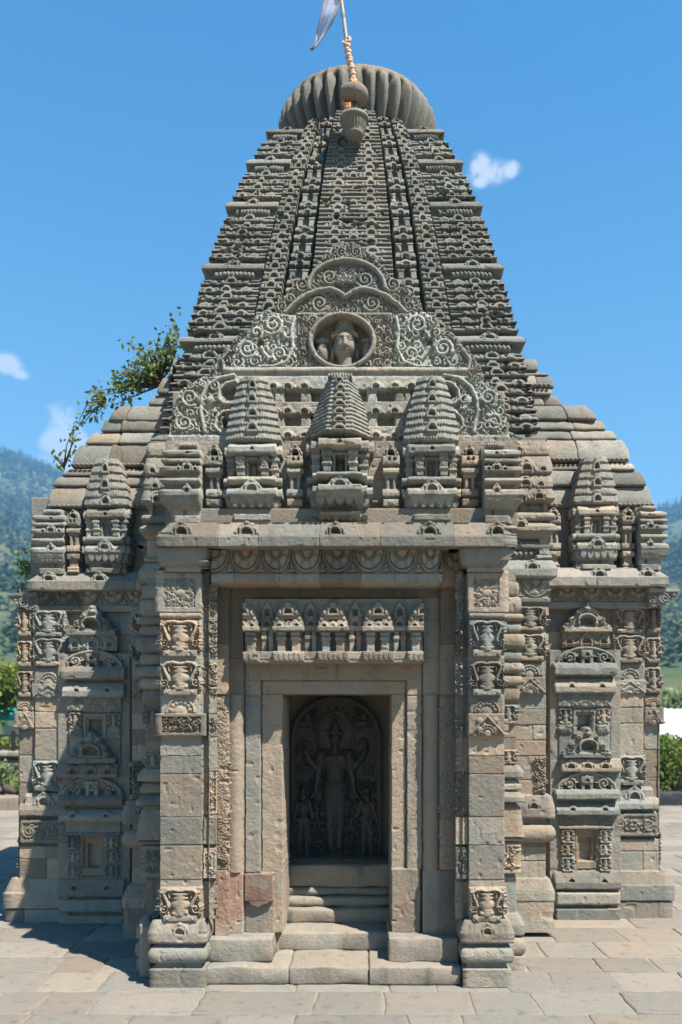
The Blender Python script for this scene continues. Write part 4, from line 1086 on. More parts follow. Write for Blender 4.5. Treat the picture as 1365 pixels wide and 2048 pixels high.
    R.spiral(684, 510, 12, 22, 22, 1.7, 1, .4); R.spiral(712, 510, 12, 22, 22, 1.7, -1, 2.6); R.box(674, 558, 712, 574, 46); R.foliage(674, 558, 712, 574, 10, 10)
    R.joint(690, 590, 690, 632, 10, 1)
    finish(R, 'pediment_arch', mask=lambda P, Q: inpoly(P, Q, out))
    for sg in (-1, 1):
        M = (lambda x: x) if sg < 0 else (lambda x: 1386 - x)
        a0, b0 = sorted((M(418), M(500)))
        pl = [(M(x), y) for x, y in ((415, 762), (424, 735), (440, 712), (462, 690), (474, 672), (500, 660), (500, 762))]
        R = Rel(a0, 655, b0, 764, 5.2, 1.2, seed=550 + sg, warm=.3, lich=.3, back=.4, base=10)
        R.foliage(a0, 655, b0, 764, 19, 16, 4); R.ridge([(M(470), 752), (M(450), 742), (M(446), 722), (M(460), 705)], 3.5, 24, 12)
        finish(R, 'pediment_wing', mask=lambda P, Q: inpoly(P, Q, pl))

def bust():
    """crowned stone bust looking out of the round niche, with a profile face at each shoulder"""
    Y = 5.02
    R = Rel(626, 636, 744, 744, Y, .62, seed=530, warm=.5, lich=.2, back=.06, base=-70, rough=.5, warp=.15)
    P, Q = R.P, R.Q; H = R.H; cx = 690.5
    def ell(x, y, rx, ry, h, base=-70, p=.5): 
        d = ((P - x) / rx) ** 2 + ((Q - y) / ry) ** 2
        return np.where(d < 1, base + h * np.clip(1 - d, 0, 1) ** p, -999)
    def up(v): np.maximum(R.H, v, out=R.H)
    def g(x, y, sx, sy, a): R.H[:] = R.H + a * np.exp(-((P - x) / sx) ** 2 - ((Q - y) / sy) ** 2) * (R.H > -60)
    # shoulders, neck, ear-rings and hair
    up(ell(cx, 756, 40, 24, 78)); up(np.where((abs(P - cx) < 13 + np.clip(Q - 724, 0, 20) * .25) & (Q > 706), -70 + 92 * np.sqrt(np.clip(1 - ((P - cx) / 19) ** 2, 0, 1)), -999))
    for sg in (-1, 1): up(ell(cx + sg * 25, 703, 5.5, 15, 64)); up(ell(cx + sg * 27, 724, 7, 10, 60)); up(ell(cx + sg * 26, 730, 8, 14, 50))
    # head: long oval, full cheeks
    jaw = 24.5 - np.clip(Q - 702, 0, 30) * .24
    d = ((P - cx) / jaw) ** 2 + ((Q - 691) / 33.5) ** 2
    up(np.where(d < 1, -70 + 134 * np.clip(1 - d, 0, 1) ** .42, -999))
    # features
    for sg in (-1, 1):
        g(cx + sg * 9.5, 684.5, 6.2, 3.6, -13)                        # socket
        up(np.where(((P - cx - sg * 9.8) / 6.3) ** 2 + ((Q - 685.6) / 2.9) ** 2 < 1, 44 + 11 * np.sqrt(np.clip(1 - ((P - cx - sg * 9.8) / 6.3) ** 2 - ((Q - 685.6) / 2.9) ** 2, 0, 1)) - abs(P - cx) * .35, -999))
        R.ridge([(cx + sg * 3.6, 686.4), (cx + sg * 9, 688.0), (cx + sg * 15.6, 686.2)], .8, -4.5, add=True)     # lower lid line
        R.ridge([(cx + sg * 3.6, 684.4), (cx + sg * 9.6, 682.2), (cx + sg * 16, 684.6)], .9, -4.5, add=True)
        R.ridge([(cx + sg * 2.5, 680), (cx + sg * 9, 676.4), (cx + sg * 17.5, 679.5)], 1.3, 5.5, add=True)      # brow
        g(cx + sg * 12, 699, 7, 6, 5); g(cx + sg * 4.6, 698.6, 2.4, 2.0, 7)
        R.ridge([(cx + sg * 5.5, 700), (cx + sg * 9.5, 706)], 1.2, -4, add=True)
    w = np.clip((Q - 677) / 22, 0, 1); ok = (Q > 676) & (Q < 700.5)
    R.H += np.where(ok, (5 + 20 * w ** 1.3) * np.clip(1 - (abs(P - cx) / (2.6 + 3.0 * w)) ** 2, 0, 1), 0)       # nose
    g(cx, 702.4, 2.6, 1.6, -5)
    up_l = 8.6 - 0
    R.H += 8.0 * np.exp(-((Q - 705.2) / 1.5) ** 2) * np.clip(1 - ((P - cx) / up_l) ** 2, 0, 1) + 9.0 * np.exp(-((Q - 709.0) / 1.8) ** 2) * np.clip(1 - ((P - cx) / 7.6) ** 2, 0, 1)
    R.ridge([(cx - 8.8, 706.2), (cx - 3, 707.2), (cx, 706.6), (cx + 3, 707.2), (cx + 8.8, 706.2)], .8, -9, add=True)
    g(cx, 712.4, 6, 1.6, -4); g(cx, 717, 6.5, 4.0, 8)
    # diadem and tall crown
    y_band = lambda P: 668.5 + ((P - cx) / 25) ** 2 * 8
    for r_, rad, hh in ((0, 2.4, 43), (-5.0, 2.4, 40)):
        for i in range(17):
            xx = cx - 25 + 50 * i / 16; R.dome(xx, y_band(xx) + r_, 2.2, 2.6, 17, hh - 17 - ((xx - cx) / 25) ** 2 * 48)
        R.ridge([(xx, y_band(xx) + r_) for xx in np.linspace(cx - 25, cx + 25, 15)], 2.2, 8, 22)
    up(np.where((abs(P - cx) < 23) & (Q > 641 + ((P - cx) / 23) ** 2 * 10) & (Q < y_band(P)), -70 + 92 * np.sqrt(np.clip(1 - ((P - cx) / 24) ** 2, 0, 1)), -999))
    for i, xx in enumerate((cx - 16, cx - 8, cx, cx + 8, cx + 16)): R.dome(xx, 654 + abs(xx - cx) * .3, 3.6, 7.5, 14, 16 - abs(xx - cx) * 1.6); R.dome(xx, 650 + abs(xx - cx) * .3, 1.6, 2, 8, 30 - abs(xx - cx) * 1.6)
    R.dome(cx, 643, 6, 5, 26, 4)
    # faces in profile at the sides
    for sg in (-1, 1):
        x = cx - sg * 46
        up(ell(x, 702, 14, 24, 92)); up(ell(x - 0, 680, 14, 9, 88)); g(x - sg * -3, 696, 4, 2.6, -16); R.dome(x - sg * -3, 697, 3.6, 1.8, 8, 10)
        up(ell(x + sg * -9, 706, 4.5, 4.2, 94)); g(x + sg * -8, 716, 5, 1.4, -14); R.ridge([(x - 8, 690), (x, 687), (x + 8, 690)], 1.2, 8, add=True)
        for i in range(5): R.dome(x - 10 + 5 * i, 684 - abs(i - 2), 2.8, 2.8, 10, 8)
    ok = ((P - 685) / 59) ** 2 + ((Q - 688) / 49) ** 2 < 1
    finish(R, 'carved_face', mask=lambda P, Q: ok & (R.H > -69))

# ------------------------------------------------------------------ tower
ZR = [5.99, 5.66, 5.25, 4.71, 4.12, 3.37, 2.62]
TZ = np.array([2.2, 2.82, 3.34, 4.17, 4.74, 5.22, 5.70, 6.09, 6.40]); TW = np.array([1.43, 1.42, 1.379, 1.217, 1.088, .954, .803, .665, .53]) - np.array([.055, .055, .05, .055, .03, .01, .015, .05, .06]); TC = np.array([-.14, -.12, -.10, -.078, -.075, -.07, -.066, -.062, -.06])
TY = 6.9
def poly_fit(z):
    c = np.polyfit(TZ[1:], TW[1:], 4); return np.where(z < 2.82, 1.365, np.polyval(c, np.maximum(z, 2.82)))

def tower_face(step, seed, front):
    zmax, zmin = 6.30, 2.35; U = 300.0
    R = Rel(-300, 0, 300, (zmax - zmin) * U, F / U, step, seed=seed, warm=.0, lich=.2, tint=.3, tones=(.02, .55), warp=.7, back=0, rough=1.5)
    yq = lambda z: (zmax - z) * U
    rg = np.random.RandomState(seed)
    P = R.P
    # depth of the vertical bands
    def band(a, b, h):
        for s0, s1 in ((a, b), (-b, -a)): R.box(s0, -10, s1, 3000, h, 'set', r=2, tone=False)
    R.H[:] = -130
    band(187, 310, 0); band(140, 182, 36); band(90, 133, 22); R.box(-82, -10, 82, 3000, 72, 'set', tone=False)
    # centre band: thin ledges carrying dormers
    z = 6.25; i = 0
    while z > 2.5:
        pt = .0745; y0, y1 = yq(z), yq(z - pt)
        R.prof(y0, y1, lambda t: 72 + np.where(((t > .05) & (t < .28)) | ((t > .55) & (t < .80)), 22 + 6 * (t > .5), -90), 'set', -82, 82); R.tone(-84, y0, 84, y1)
        a = 38
        J = lambda s_: rg.uniform(-s_, s_)
        for e in (-1, 1): R.gav2(e * (a + 2) + J(2.5), y1 - 4 + J(1), 54 + J(5), 23 + J(2), 8 + J(4), 94 + J(4))
        
        if rg.rand() < .85: R.gav2(J(3), y1 - 4 - 11 * (rg.rand() < .6), 42 + J(6), 19 + J(3), 6, 92 + J(4), wings=rg.rand() < .6)
        z -= pt; i += 1
    # second band: single dormers
    z = 6.19
    while z > 2.5:
        pt = .0815; y0, y1 = yq(z), yq(z - pt)
        for s0, s1 in ((140, 182), (-182, -140)):
            R.prof(y0, y1, lambda t: 36 + np.where(((t > .05) & (t < .29)) | ((t > .55) & (t < .82)), 20 + 8 * (t > .5), -90), 'set', s0, s1); R.tone(s0, y0, s1, y1)
            R.gav2((s0 + s1) / 2 + rg.uniform(-2, 2), y1 - 4 + rg.uniform(-1, 1), 46 + rg.uniform(-5, 1), 25 + rg.uniform(-3, 2), 10 + rg.uniform(-4, 3), 60)
        z -= pt
    # pillared niches of the narrow band
    z = 6.22; k = 0
    while z > 2.5:
        for s0, s1 in ((90, 133), (-133, -90)):
            c = (s0 + s1) / 2
            for (d0, d1) in ((0, .062), (.066, .126)):
                y0, y1 = yq(z - d0), yq(z - d1)
                R.prof(y0, y1, lambda t: 22 + np.where(t < .72, 10 + 18 * np.clip((t - .02) / .4, 0, 1) ** .6, -40), 'set', s0, s1); R.tone(s0, y0, s1, y1)
                R.gav(c, y1 - 5, 38, 15, 9, 44, lod=1 if d0 == 0 else 0)
            if d1:
                y0, y1 = yq(z - .13), yq(z - .215); R.box(s0, y0, s1, y1, -8, 'set', tone=False)
                for e in (-13, 13): R.box(c + e - 6, y0, c + e + 6, y1, 30, 'set', r=1.5); R.box(c + e - 8, y0 + 2, c + e + 8, y0 + 7, 36, 'max', tone=False)
        z -= .222
    # corner bands: storeys parted by ribbed cushions under a slab
    for i, zr in enumerate(ZR):
        top = zr - .032; zn = ZR[i + 1] + .105 if i + 1 < len(ZR) else zr - .45
        for s0, s1 in ((186, 301), (-301, -186)):
            c = (s0 + s1) / 2 + (6 if s0 > 0 else -6)
            R.slab(yq(zr + .098), yq(zr + .034), 50, s0, s1 + 0, top=.35, lip=.42); R.gav(c, yq(zr + .062), 40, 17, 22, 30)
            R.petals(max(s0, -300), min(s1, 300), yq(zr + .034), yq(zr + .024), 12, 8, 30)
            R.box(s0, yq(zr + .03), s1, yq(zr - .034), -6, 'set', tone=False); R.ribs(s0 + 16, s1 - 16, yq(zr + .028), yq(zr - .028), 10, 58, -4)
            n = max(3, int(round((top - zn) / .066))); n = 3 if top - zn < .18 else n
            pt = (top - zn - .022) / n
            for j in range(n):
                za = top - j * pt; y0, y1 = yq(za), yq(za - pt)
                R.prof(y0, y1, lambda t: np.where(((t > .04) & (t < .28)) | ((t > .54) & (t < .82)), 14 + 12 * (t > .5), -90), 'set', s0, s1); R.tone(s0, y0, s1, y1)
                R.gav2(c + rg.uniform(-4, 4), y1 - 4, (50 if j % 2 == 0 else 42) + rg.uniform(-5, 5), (23 if j % 2 == 0 else 17) + rg.uniform(-2, 2), 9 + rg.uniform(-3, 3), 26)
                if j % 2 or rg.rand() < .3:
                    for e in (-36, 36): R.gav(c + e, y1 - 4, 32, 13, 8, 24, lod=0, hole=rg.rand() < .6)
                else:
                    for e in (-32, 32): R.dome(c + e, y1 - 8, 8, 5, 14, 24)
            R.box(s0, yq(zn + .022), s1, yq(zn), -30, 'set', tone=False)
    # crown steps: bands end at different heights
    Hm = R.H; Q = R.Q
    for lo, hi, zt in ((186, 999, 6.09), (136, 186, 6.17), (86, 136, 6.21), (-1, 86, 6.26)):
        m = (abs(P) >= lo) & (abs(P) < hi) & (Q < yq(zt)); Hm[m] = -330
    nb = vnoise(P, Q, 26, seed + 40) + .6 * vnoise(P, Q, 9, seed + 41)
    Hm -= np.clip(nb - .74, 0, .35) * 90 * (Hm > -20)
    R.erode()
    # geometry
    p, q = R.p, R.q
    zz = zmax - q / U; w = poly_fit(zz); u = p / 300.0
    return R.H / 1000.0, u, zz, w, R.C

def build_tower():
    Vs = []; Qs = []; Cs = []; n = 0
    for f in range(4):
        H, u, zz, w, C = tower_face(1.05 if f == 0 else 2.2, 600 + f, f == 0)
        sc = (w / 1.1)[:, None]
        W = w[:, None]; Hs = H * np.clip(sc, .8, 1.15)
        Xl = u[None, :] * W; Yl = -(W + Hs)
        Xl = np.where(abs(abs(u) - 1)[None, :] < 1e-6, np.sign(u)[None, :] * (W + Hs), Xl)
        a = f * math.pi / 2; ca, sa = round(math.cos(a)), round(math.sin(a))
        cx = np.interp(zz, TZ, TC)[:, None]
        X = Xl * ca - Yl * sa + cx; Y = Xl * sa + Yl * ca + TY; Z = np.repeat(zz[:, None], len(u), 1)
        ny, nx = H.shape; I = np.arange(ny * nx).reshape(ny, nx) + n
        Vs.append(np.stack([X, Y, Z], -1).reshape(-1, 3)); Cs.append(C.reshape(-1, 4)); Qs.append(np.stack([I[:-1, :-1], I[1:, :-1], I[1:, 1:], I[:-1, 1:]], -1).reshape(-1, 4)); n += ny * nx
    V = np.concatenate(Vs); C = np.concatenate(Cs)
    tw = link('tower', raw_mesh('tower', V, np.concatenate(Qs), None, C, True, M_STONE), temple)
    # neck, cap and ribbed crowning cushion
    m = MB(); m.lathe([(.02, 6.0), (.50, 6.0), (.50, 6.30), (.02, 6.30)], (-.055, TY, 0), 48); m.build('tower_neck', M_STONE, temple)
    m = MB(); t = np.linspace(-math.pi / 2, math.pi / 2, 30)
    prof = [(.40, 6.10), (.50, 6.18), (.56, 6.25), (.61, 6.32), (.645, 6.39), (.668, 6.46), (.676, 6.515), (.674, 6.56), (.662, 6.585), (.645, 6.605), (.632, 6.615), (.622, 6.64), (.595, 6.68), (.54, 6.705), (.45, 6.73), (.30, 6.75), (.15, 6.76), (.001, 6.762)]
    k = [.6, .8, .9, 1, 1, 1, 1, 1, .9, .6, .2, 0, 0, 0, 0, 0, 0, 0]
    n = 480; colr = np.random.RandomState(3)
    base = colr.uniform(.1, .5, 36); th = np.linspace(0, 2 * math.pi, n, endpoint=False); ribi = ((th / (2 * math.pi) * 36 + .5).astype(int)) % 36
    C = np.zeros((len(prof), n, 3)); C[..., 0] = base[ribi][None, :]; C[..., 1] = .15; C[..., 2] = .15; C[-8:, :, 2] = .7; C[-8:, :, 0] = .2
    m.lathe(prof, (-.05, TY, 0), n, C.reshape(-1, 3), ribs=36, ribd=.19, ribmask=k)
    m.V[-1][:, 2] += (m.V[-1][:, 1] - TY) * .075
    rc = np.random.RandomState(9); m.V[-1] += rc.normal(size=m.V[-1].shape) * .0025
    m.build('ribbed_crown', M_STONE, temple, smooth=True)
    m = MB(); m.lathe([(.02, 2.3), (1.2, 2.3)], (-.1, TY, 0), 8)
    # lotus bracket at the head of the tower front
    Yb = 5.97; cx, zt = px(709, Yb), pz(237, Yb)
    m = MB(); m.lathe([(.001, zt - .145), (.045, zt - .144), (.066, zt - .135), (.070, zt - .120), (.064, zt - .112), (.080, zt - .090), (.094, zt - .055), (.097, zt - .03), (.108, zt - .024), (.108, zt), (.001, zt)], (cx, Yb, 0), 96, (.42, .1, .2), ribs=24, ribd=.10, ribmask=[0, .2, .2, .3, .6, 1, 1, .8, 0, 0, 0])
    m.block(cx - .05, cx + .05, Yb, Yb + .4, zt - .13, zt - .03, .01, col=(.4, .1, .2))
    m.build('lotus_bracket', M_STONE, temple, smooth=True)
    # plain body below the carved part, seen between the porches
    m = MB(); m.block(-1.52, 1.24, 5.56, 8.3, 0, 2.36, .02); m.build('tower_base', M_STONE, temple)

def build_corner(mir, seed):
    """corner pier of the tower base between two porches"""
    Y = 5.5
    A, B = -900, 3000
    R = Rel(1006, 880, 1092, 1209, Y, 1.2, dl=.5, dr=.45, seed=seed + 4, warm=.4, lich=.2, mir=mir if mir is None else (1049, 345, 9, 5.44), back=.3)
    for y0, y1, h in ((884, 912, 24), (914, 950, 36)): R.slab(y0, y1, h, top=.5)
    R.gav(1035, 910, 34, 24, 20, 14); R.gav(1052, 946, 44, 26, 22, 24); R.gav(1085, 946, 24, 18, 18, 24, lod=0)
    R.slab(953, 978, 40, top=.6); R.gav(1050, 975, 40, 20, 20, 28); R.gav(1080, 975, 26, 16, 16, 28, lod=0)
    R.slab(979, 1006, 48, top=.7); R.gav(1040, 1003, 38, 22, 20, 36); R.gav(1076, 1003, 38, 22, 20, 36)
    R.box(A, 1006, B, 1027, -16); R.box(1040, 1006, 1052, 1027, 10); R.box(1086, 1006, 1100, 1027, 10)
    R.roll(1027, 1044, 52, b=20); R.slab(1046, 1066, 60); R.gav(1040, 1060, 40, 24, 18, 34); R.flare(1066, 1078, 46, 20); R.petals(1006, 1092, 1066, 1077, 9, 10, 24)
    R.box(A, 1078, B, 1122, -20, tone=False); R.box(1078, 1078, 1094, 1118, 20); R.roll(1110, 1122, 36, 1072, 1099); R.box(1008, 1100, 1020, 1122, 20)
    R.ridge([(1020, 1100), (1048, 1082), (1076, 1100), (1048, 1118), (1020, 1100)], 2, 10, -20); R.dome(1048, 1100, 12, 9, 14, -20); R.foliage(1026, 1086, 1070, 1114, 12, 6)
    R.slab(1122, 1157, 66, top=.5, lip=.45); R.gav(1062, 1143, 46, 22, 18, 44)
    R.box(A, 1157, B, 1204, 12); R.medals([980, 1040, 1100], 1160, 1196, 18, 8); R.box(A, 1196, B, 1206, 26)
    finish(R, 'corner_pier')
    R = Rel(1006, 1206, 1092, 1862, Y, 1.2, dl=.5, dr=.45, seed=seed, warm=.55, lich=.2, mir=mir, back=.3)
    R.box(A, 1206, B, 1216, 0); R.pot(1026, 1214, 1092, 1262, 40); R.pot(1026, 1268, 1092, 1322, 40); R.pot(1000, 1214, 1022, 1262, 26); R.pot(1000, 1268, 1022, 1322, 26)
    R.box(1032, 1326, 1086, 1352, 20); R.halflotus(1058, 1350, 20, 12, 18); R.box(1028, 1354, 1090, 1388, 30); R.lozenge(1031, 1357, 1087, 1385, 2, 9, 28)
    R.masonry(1006, 1092, [1388, 1418, 1450, 1480, 1512, 1560, 1592], (1, 2), 8); R.foliage(1070, 1515, 1090, 1588, 13, 20, 0)
    R.slab(1590, 1636, 52, top=.6); R.gav(1066, 1618, 38, 24, 16, 36); R.box(A, 1636, B, 1648, -5); R.roll(1648, 1684, 56, b=10); R.box(A, 1684, B, 1694, -4)
    R.masonry(1006, 1092, [1694, 1722, 1756], (1, 2), 8); R.flare(1756, 1780, 22, 52); R.box(A, 1780, B, 1800, 52); R.masonry(1006, 1092, [1800, 1830, 1862], (1, 1), 8); R.box(A, 1800, B, 1865, 46, 'max', tone=False)
    finish(R, 'corner_pier')
# ------------------------------------------------------------------ side porches
def build_side_porch(sd):
    """sd +1: the porch on the right; -1: its twin on the left (mirrored plan, own weathering)"""
    Y0 = 6.02
    mir = None if sd > 0 else (1167, 193, 9, 5.92)
    S = 800 + sd * 60
    A, B = -900, 3000
    L = 0.45 if sd > 0 else .2
    # wall: pilasters
    R = Rel(1030, 1172, 1322, 1836, Y0, 1.2, dr=1.7, seed=S, warm=.55 if sd > 0 else .4, lich=.15, mir=mir, back=.3)
    R.H[:] = -20; R.masonry(1030, 1290, [1172, 1262, 1325, 1390, 1450, 1505, 1570, 1625, 1740, 1836], (2, 3), 8)
    R.box(1290, 1205, B, 1840, -14)
    for y0, y1 in ((1212, 1266), (1274, 1326), (1334, 1386)):
        R.pot(1290, y0, 1322, y1, 36, -10); R.foliage(1326, y0 + 4, 1500, y1 - 8, 20, 12)
    R.box(1289, 1390, B, 1412, 6); R.halflotus(1306, 1410, 15, 10, 5); R.box(1288, 1414, B, 1448, 18); R.lozenge(1290, 1417, 1322, 1445, 2, 9, 16)
    R.masonry(1290, 1322, [1448, 1500, 1555, 1610, 1662], (1, 1), 8); R.foliage(1296, 1665, 1330, 1725, 15, 16, 0)
    # inner pilaster
    R.box(1223, 1216, 1290, 1392, 10, tone=False)
    R.pot(1225, 1216, 1289, 1268, 40, 6); R.pot(1225, 1270, 1289, 1326, 40, 6)
    R.box(1228, 1328, 1287, 1360, 22); R.halflotus(1258, 1358, 20, 12, 20); R.box(1224, 1360, 1290, 1388, 36); R.lozenge(1227, 1363, 1287, 1385, 2, 10, 32)
    R.box(1228, 1388, 1286, 1510, 22, tone=False); R.masonry(1228, 1286, [1388, 1415, 1447, 1508], (1, 1), 8)
    R.pot(1230, 1510, 1290, 1570, 42, 10)
    R.box(1226, 1574, 1304, 1597, 18); R.slab(1594, 1618, 60, 1222, 1313, top=.6); R.box(1226, 1578, 1305, 1598, 30, 'max', tone=False); R.gav(1266, 1600, 46, 30, 24, 26)
    R.box(1220, 1618, 1322, 1626, -20, tone=False); R.box(1218, 1626, 1312, 1671, 46); R.foliage(1224, 1632, 1306, 1664, 24, 14, 10)
    for x in (1236, 1294): R.spiral(x, 1648, 13, 14, 38, 1.8, 1 if x > 1260 else -1, 0, rad=2.2)
    R.box(1220, 1671, 1322, 1678, -20, tone=False)
    R.box(1220, 1678, 1316, 1742, 24, tone=False); R.masonry(1220, 1316, [1678, 1702, 1742], (1, 2), 8)
    w0 = R.p[-1] + 9
    R.flare(1740, 1766, 30, 66, 1215, w0); R.box(1215, 1766, w0, 1798, 72); R.masonry(1215, 1325, [1766, 1798], (1, 2)); R.joint(1215, 1798, 1330, 1798); R.box(1215, 1799, w0, 1840, 64); R.masonry(1215, 1325, [1799, 1836], (1, 2))
    wall = finish(R, 'porch_wall')
    # niche shrine: stacked gables, cornices and a small framed niche, twice over
    R = Rel(1098, 1206, 1238, 1838, Y0 - .01, 1.1, seed=S + 7, warm=.3, lich=.2, mir=mir, back=.15, base=40)
    x0, x1, cx = 1108, 1230, 1169
    R.box(1090, 1200, 1250, 1300, -40, tone=False)
    R.gable(cx, 1260, 96, 54, 70, 26); R.box(1122, 1257, 1218, 1267, 92, 'max')
    R.box(1122, 1266, 1216, 1296, 50); R.gav(cx, 1290, 44, 24, 22, 46); R.gav(cx - 34, 1290, 30, 20, 18, 46, lod=0); R.gav(cx + 34, 1290, 30, 20, 18, 46, lod=0)
    w = R.win(1106, 1296, 1228, 1330, 0); P, Q = R.P[w], R.Q[w]
    R.put(w, np.full(P.shape, 58.), ((P - 1168) / 59) ** 2 + ((Q - 1330) / 33) ** 2 < 1, 'max'); R.tone(1106, 1296, 1228, 1330)
    def bigarch(yb, hh, base):
        for sg in (-1, 1):
            R.spiral(cx + sg * 34, yb - hh * .4, hh * .36, 18, base, 1.6, sg, .5, rad=2.4); R.foliage(cx + sg * 50 - 8, yb - hh * .5, cx + sg * 50 + 8, yb, 12, 12)
            R.hole(cx + sg * 17 - 5, yb - hh * .42, cx + sg * 17 + 5, yb - hh * .12, base - 45); R.hole(cx + sg * 42 - 4, yb - hh * .3, cx + sg * 42 + 4, yb - hh * .1, base - 45)
        R.box(cx - 12, yb - hh * .86, cx + 12, yb - 1, base + 22, 'max'); R.gav(cx, yb - hh * .45, 22, hh * .45, 14, base + 18, lod=0); R.hole(cx - 5, yb - hh * .3, cx + 5, yb - hh * .05, base - 30)
        a = np.linspace(math.pi, 2 * math.pi, 15); R.ridge(np.stack([cx + 57 * np.cos(a), yb + hh * np.sin(a)], -1), 3, 16, base)
    bigarch(1329, 32, 58)
    R.slab(1327, 1352, 104, 1103, 1227, top=.75, lip=.6); R.box(1110, 1352, 1220, 1357, 20, tone=False)
    R.slab(1357, 1387, 96, 1105, 1226, top=.45, lip=.45); R.gav(1138, 1377, 26, 14, 16, 70, lod=0); R.gav(1198, 1377, 26, 14, 16, 70, lod=0)
    R.box(1113, 1387, 1219, 1414, 62); R.lozenge(1117, 1390, 1215, 1411, 6, 10, 58)
    R.box(1113, 1414, 1219, 1516, 34, tone=False)
    for a, b in ((1114, 1141), (1190, 1216)):
        R.pot(a, 1416, b, 1448, 26, 40); R.box(a, 1448, b, 1466, 62); R.foliage(a + 2, 1450, b - 2, 1464, 11, 8); R.box(a + 1, 1466, b - 1, 1516, 50)
    R.box(1143, 1418, 1189, 1470, 50, r=2); R.box(1149, 1424, 1183, 1470, 36, 'set', tone=False); R.hole(1153, 1430, 1179, 1462, -6)
    R.gable(cx, 1508, 94, 56, 70, 46); R.box(1120, 1505, 1218, 1515, 108, 'max')
    R.slab(1516, 1543, 98, 1118, 1236, top=.7, lip=.3)
    for c in (1136, cx, 1204): R.gav(c, 1537, 36, 20, 20, 76, lod=1)
    R.put(R.win(1100, 1543, 1236, 1584, 0), 60., (((R.P[R.win(1100, 1543, 1236, 1584, 0)] - 1168) / 62) ** 2 + ((R.Q[R.win(1100, 1543, 1236, 1584, 0)] - 1584) / 40) ** 2 < 1), 'max'); bigarch(1580, 36, 60)
    R.slab(1577, 1596, 110, 1106, 1232, top=.75, lip=.6); R.box(1112, 1596, 1226, 1604, 20, tone=False)
    R.slab(1604, 1628, 100, 1108, 1232, top=.45, lip=.45); R.gav(1140, 1620, 28, 13, 16, 76, lod=0); R.gav(1204, 1620, 28, 13, 16, 76, lod=0)
    R.box(1115, 1628, 1222, 1652, 58); R.foliage(1118, 1632, 1220, 1648, 13, 5, 4); R.box(1113, 1650, 1224, 1656, 74, 'max')
    R.box(1115, 1656, 1222, 1742, 44, tone=False)
    for a, b in ((1118, 1146), (1194, 1219)):
        R.pot(a, 1657, b, 1684, 26, 46); R.pot(a, 1686, b, 1708, 22, 46); R.pot(a, 1712, b, 1740, 22, 46)
    R.box(1148, 1656, 1193, 1738, 50); R.box(1152, 1660, 1189, 1738, 24, 'set', tone=False); R.hole(1158, 1674, 1181, 1720, -45); R.box(1148, 1720, 1192, 1736, 44, 'set'); R.tone(1148, 1656, 1193, 1738, .45, 0, .95)
    R.slab(1740, 1774, 104, 1105, 1234, top=.5, lip=.42); R.gav(1138, 1761, 30, 14, 16, 72, lod=0); R.gav(1202, 1761, 30, 14, 16, 72, lod=0)
    R.box(1110, 1774, 1230, 1779, 30, tone=False); R.box(1107, 1779, 1234, 1805, 100, r=5, bev=14); R.box(1110, 1805, 1230, 1812, 30, tone=False); R.box(1107, 1812, 1233, 1840, 98)
    finish(R, 'niche_shrine', thr=-1)
    # architrave, cornice
    R = Rel(1020, 1172, 1296, 1218, Y0 - .04, 1.1, dr=1.8, seed=S + 14, warm=.55, lich=.1, mir=mir, back=.25)
    R.medals([1018, 1062, 1110, 1158, 1206, 1253, 1300], 1176, 1203, 20, 4); R.box(1000, 1204, 1296, 1217, 20); R.masonry(1020, 1296, [1172, 1218], (2, 3), 4)
    R.foliage(1300, 1176, 1700, 1216, 24, 14, 0)
    finish(R, 'architrave')
    xe = 1308 if sd > 0 else 1274
    R = Rel(1020, 1136, xe, 1176, Y0 - .08, 1.15, dr=1.9, seed=S + 21, warm=.35, lich=.3, mir=mir, back=.6, base=10)
    R.prof(1136, 1157, lambda t: 6 + 70 * t); R.box(A, 1156, B, 1176, 84)
    R.masonry(1020, xe, [1136, 1176], (2, 3), 7)
    for c in ((1064, 1194, 1290) if sd > 0 else (1064, 1155, 1255)): R.gav(c, 1157, 40, 20, 26, 46)
    finish(R, 'cornice')
    # scrolled bracket of the outer front corner
    mb_ = mir if sd > 0 else (1167, 210, 9, 5.92)
    R = Rel(1296, 1176, 1358, 1220, Y0 - .09, 1.0, seed=S + 28, warm=.15, lich=.2, mir=mb_, back=.14)
    pl = [(1296, 1176), (1358, 1180), (1352, 1190), (1338, 1204), (1318, 1213), (1296, 1216)]
    R.H[:] = 30; R.box(1290, 1174, 1362, 1186, 44); R.spiral(1326, 1197, 11, 22, 26, 1.7, 1, 2, rad=2.5); R.foliage(1298, 1186, 1350, 1212, 12, 14, 6)
    finish(R, 'bracket', mask=lambda P, Q: inpoly(P, Q, pl))
    # miniature shrines standing on the cornice
    mini_shrine(1189 if sd > 0 else 1143, 47, 916, 1142, Y0 - .05, 80, 6, seed=S + 30, mir=mir, ysp=1012)
    thin_pilaster(1254 if sd > 0 else 1209, 13, 1016, 1142, Y0 - .03, 46, seed=S + 34, mir=mir)
    if sd > 0: thin_pilaster(1106, 14, 1016, 1142, Y0 - .03, 46, seed=S + 36, mir=mir)
    corner_turret(1277 if sd > 0 else 1228, 1315 if sd > 0 else 1276, 1012, 1142, Y0 - .08, 60, seed=S + 38, mir=mir, dr=.4)
    # roof: stepped courses of big plain blocks, drawing in towards the tower
    YY = 6.05 if sd > 0 else 5.95
    kx = (lambda x: px(x, YY))
    rg = random.Random(900 + sd)
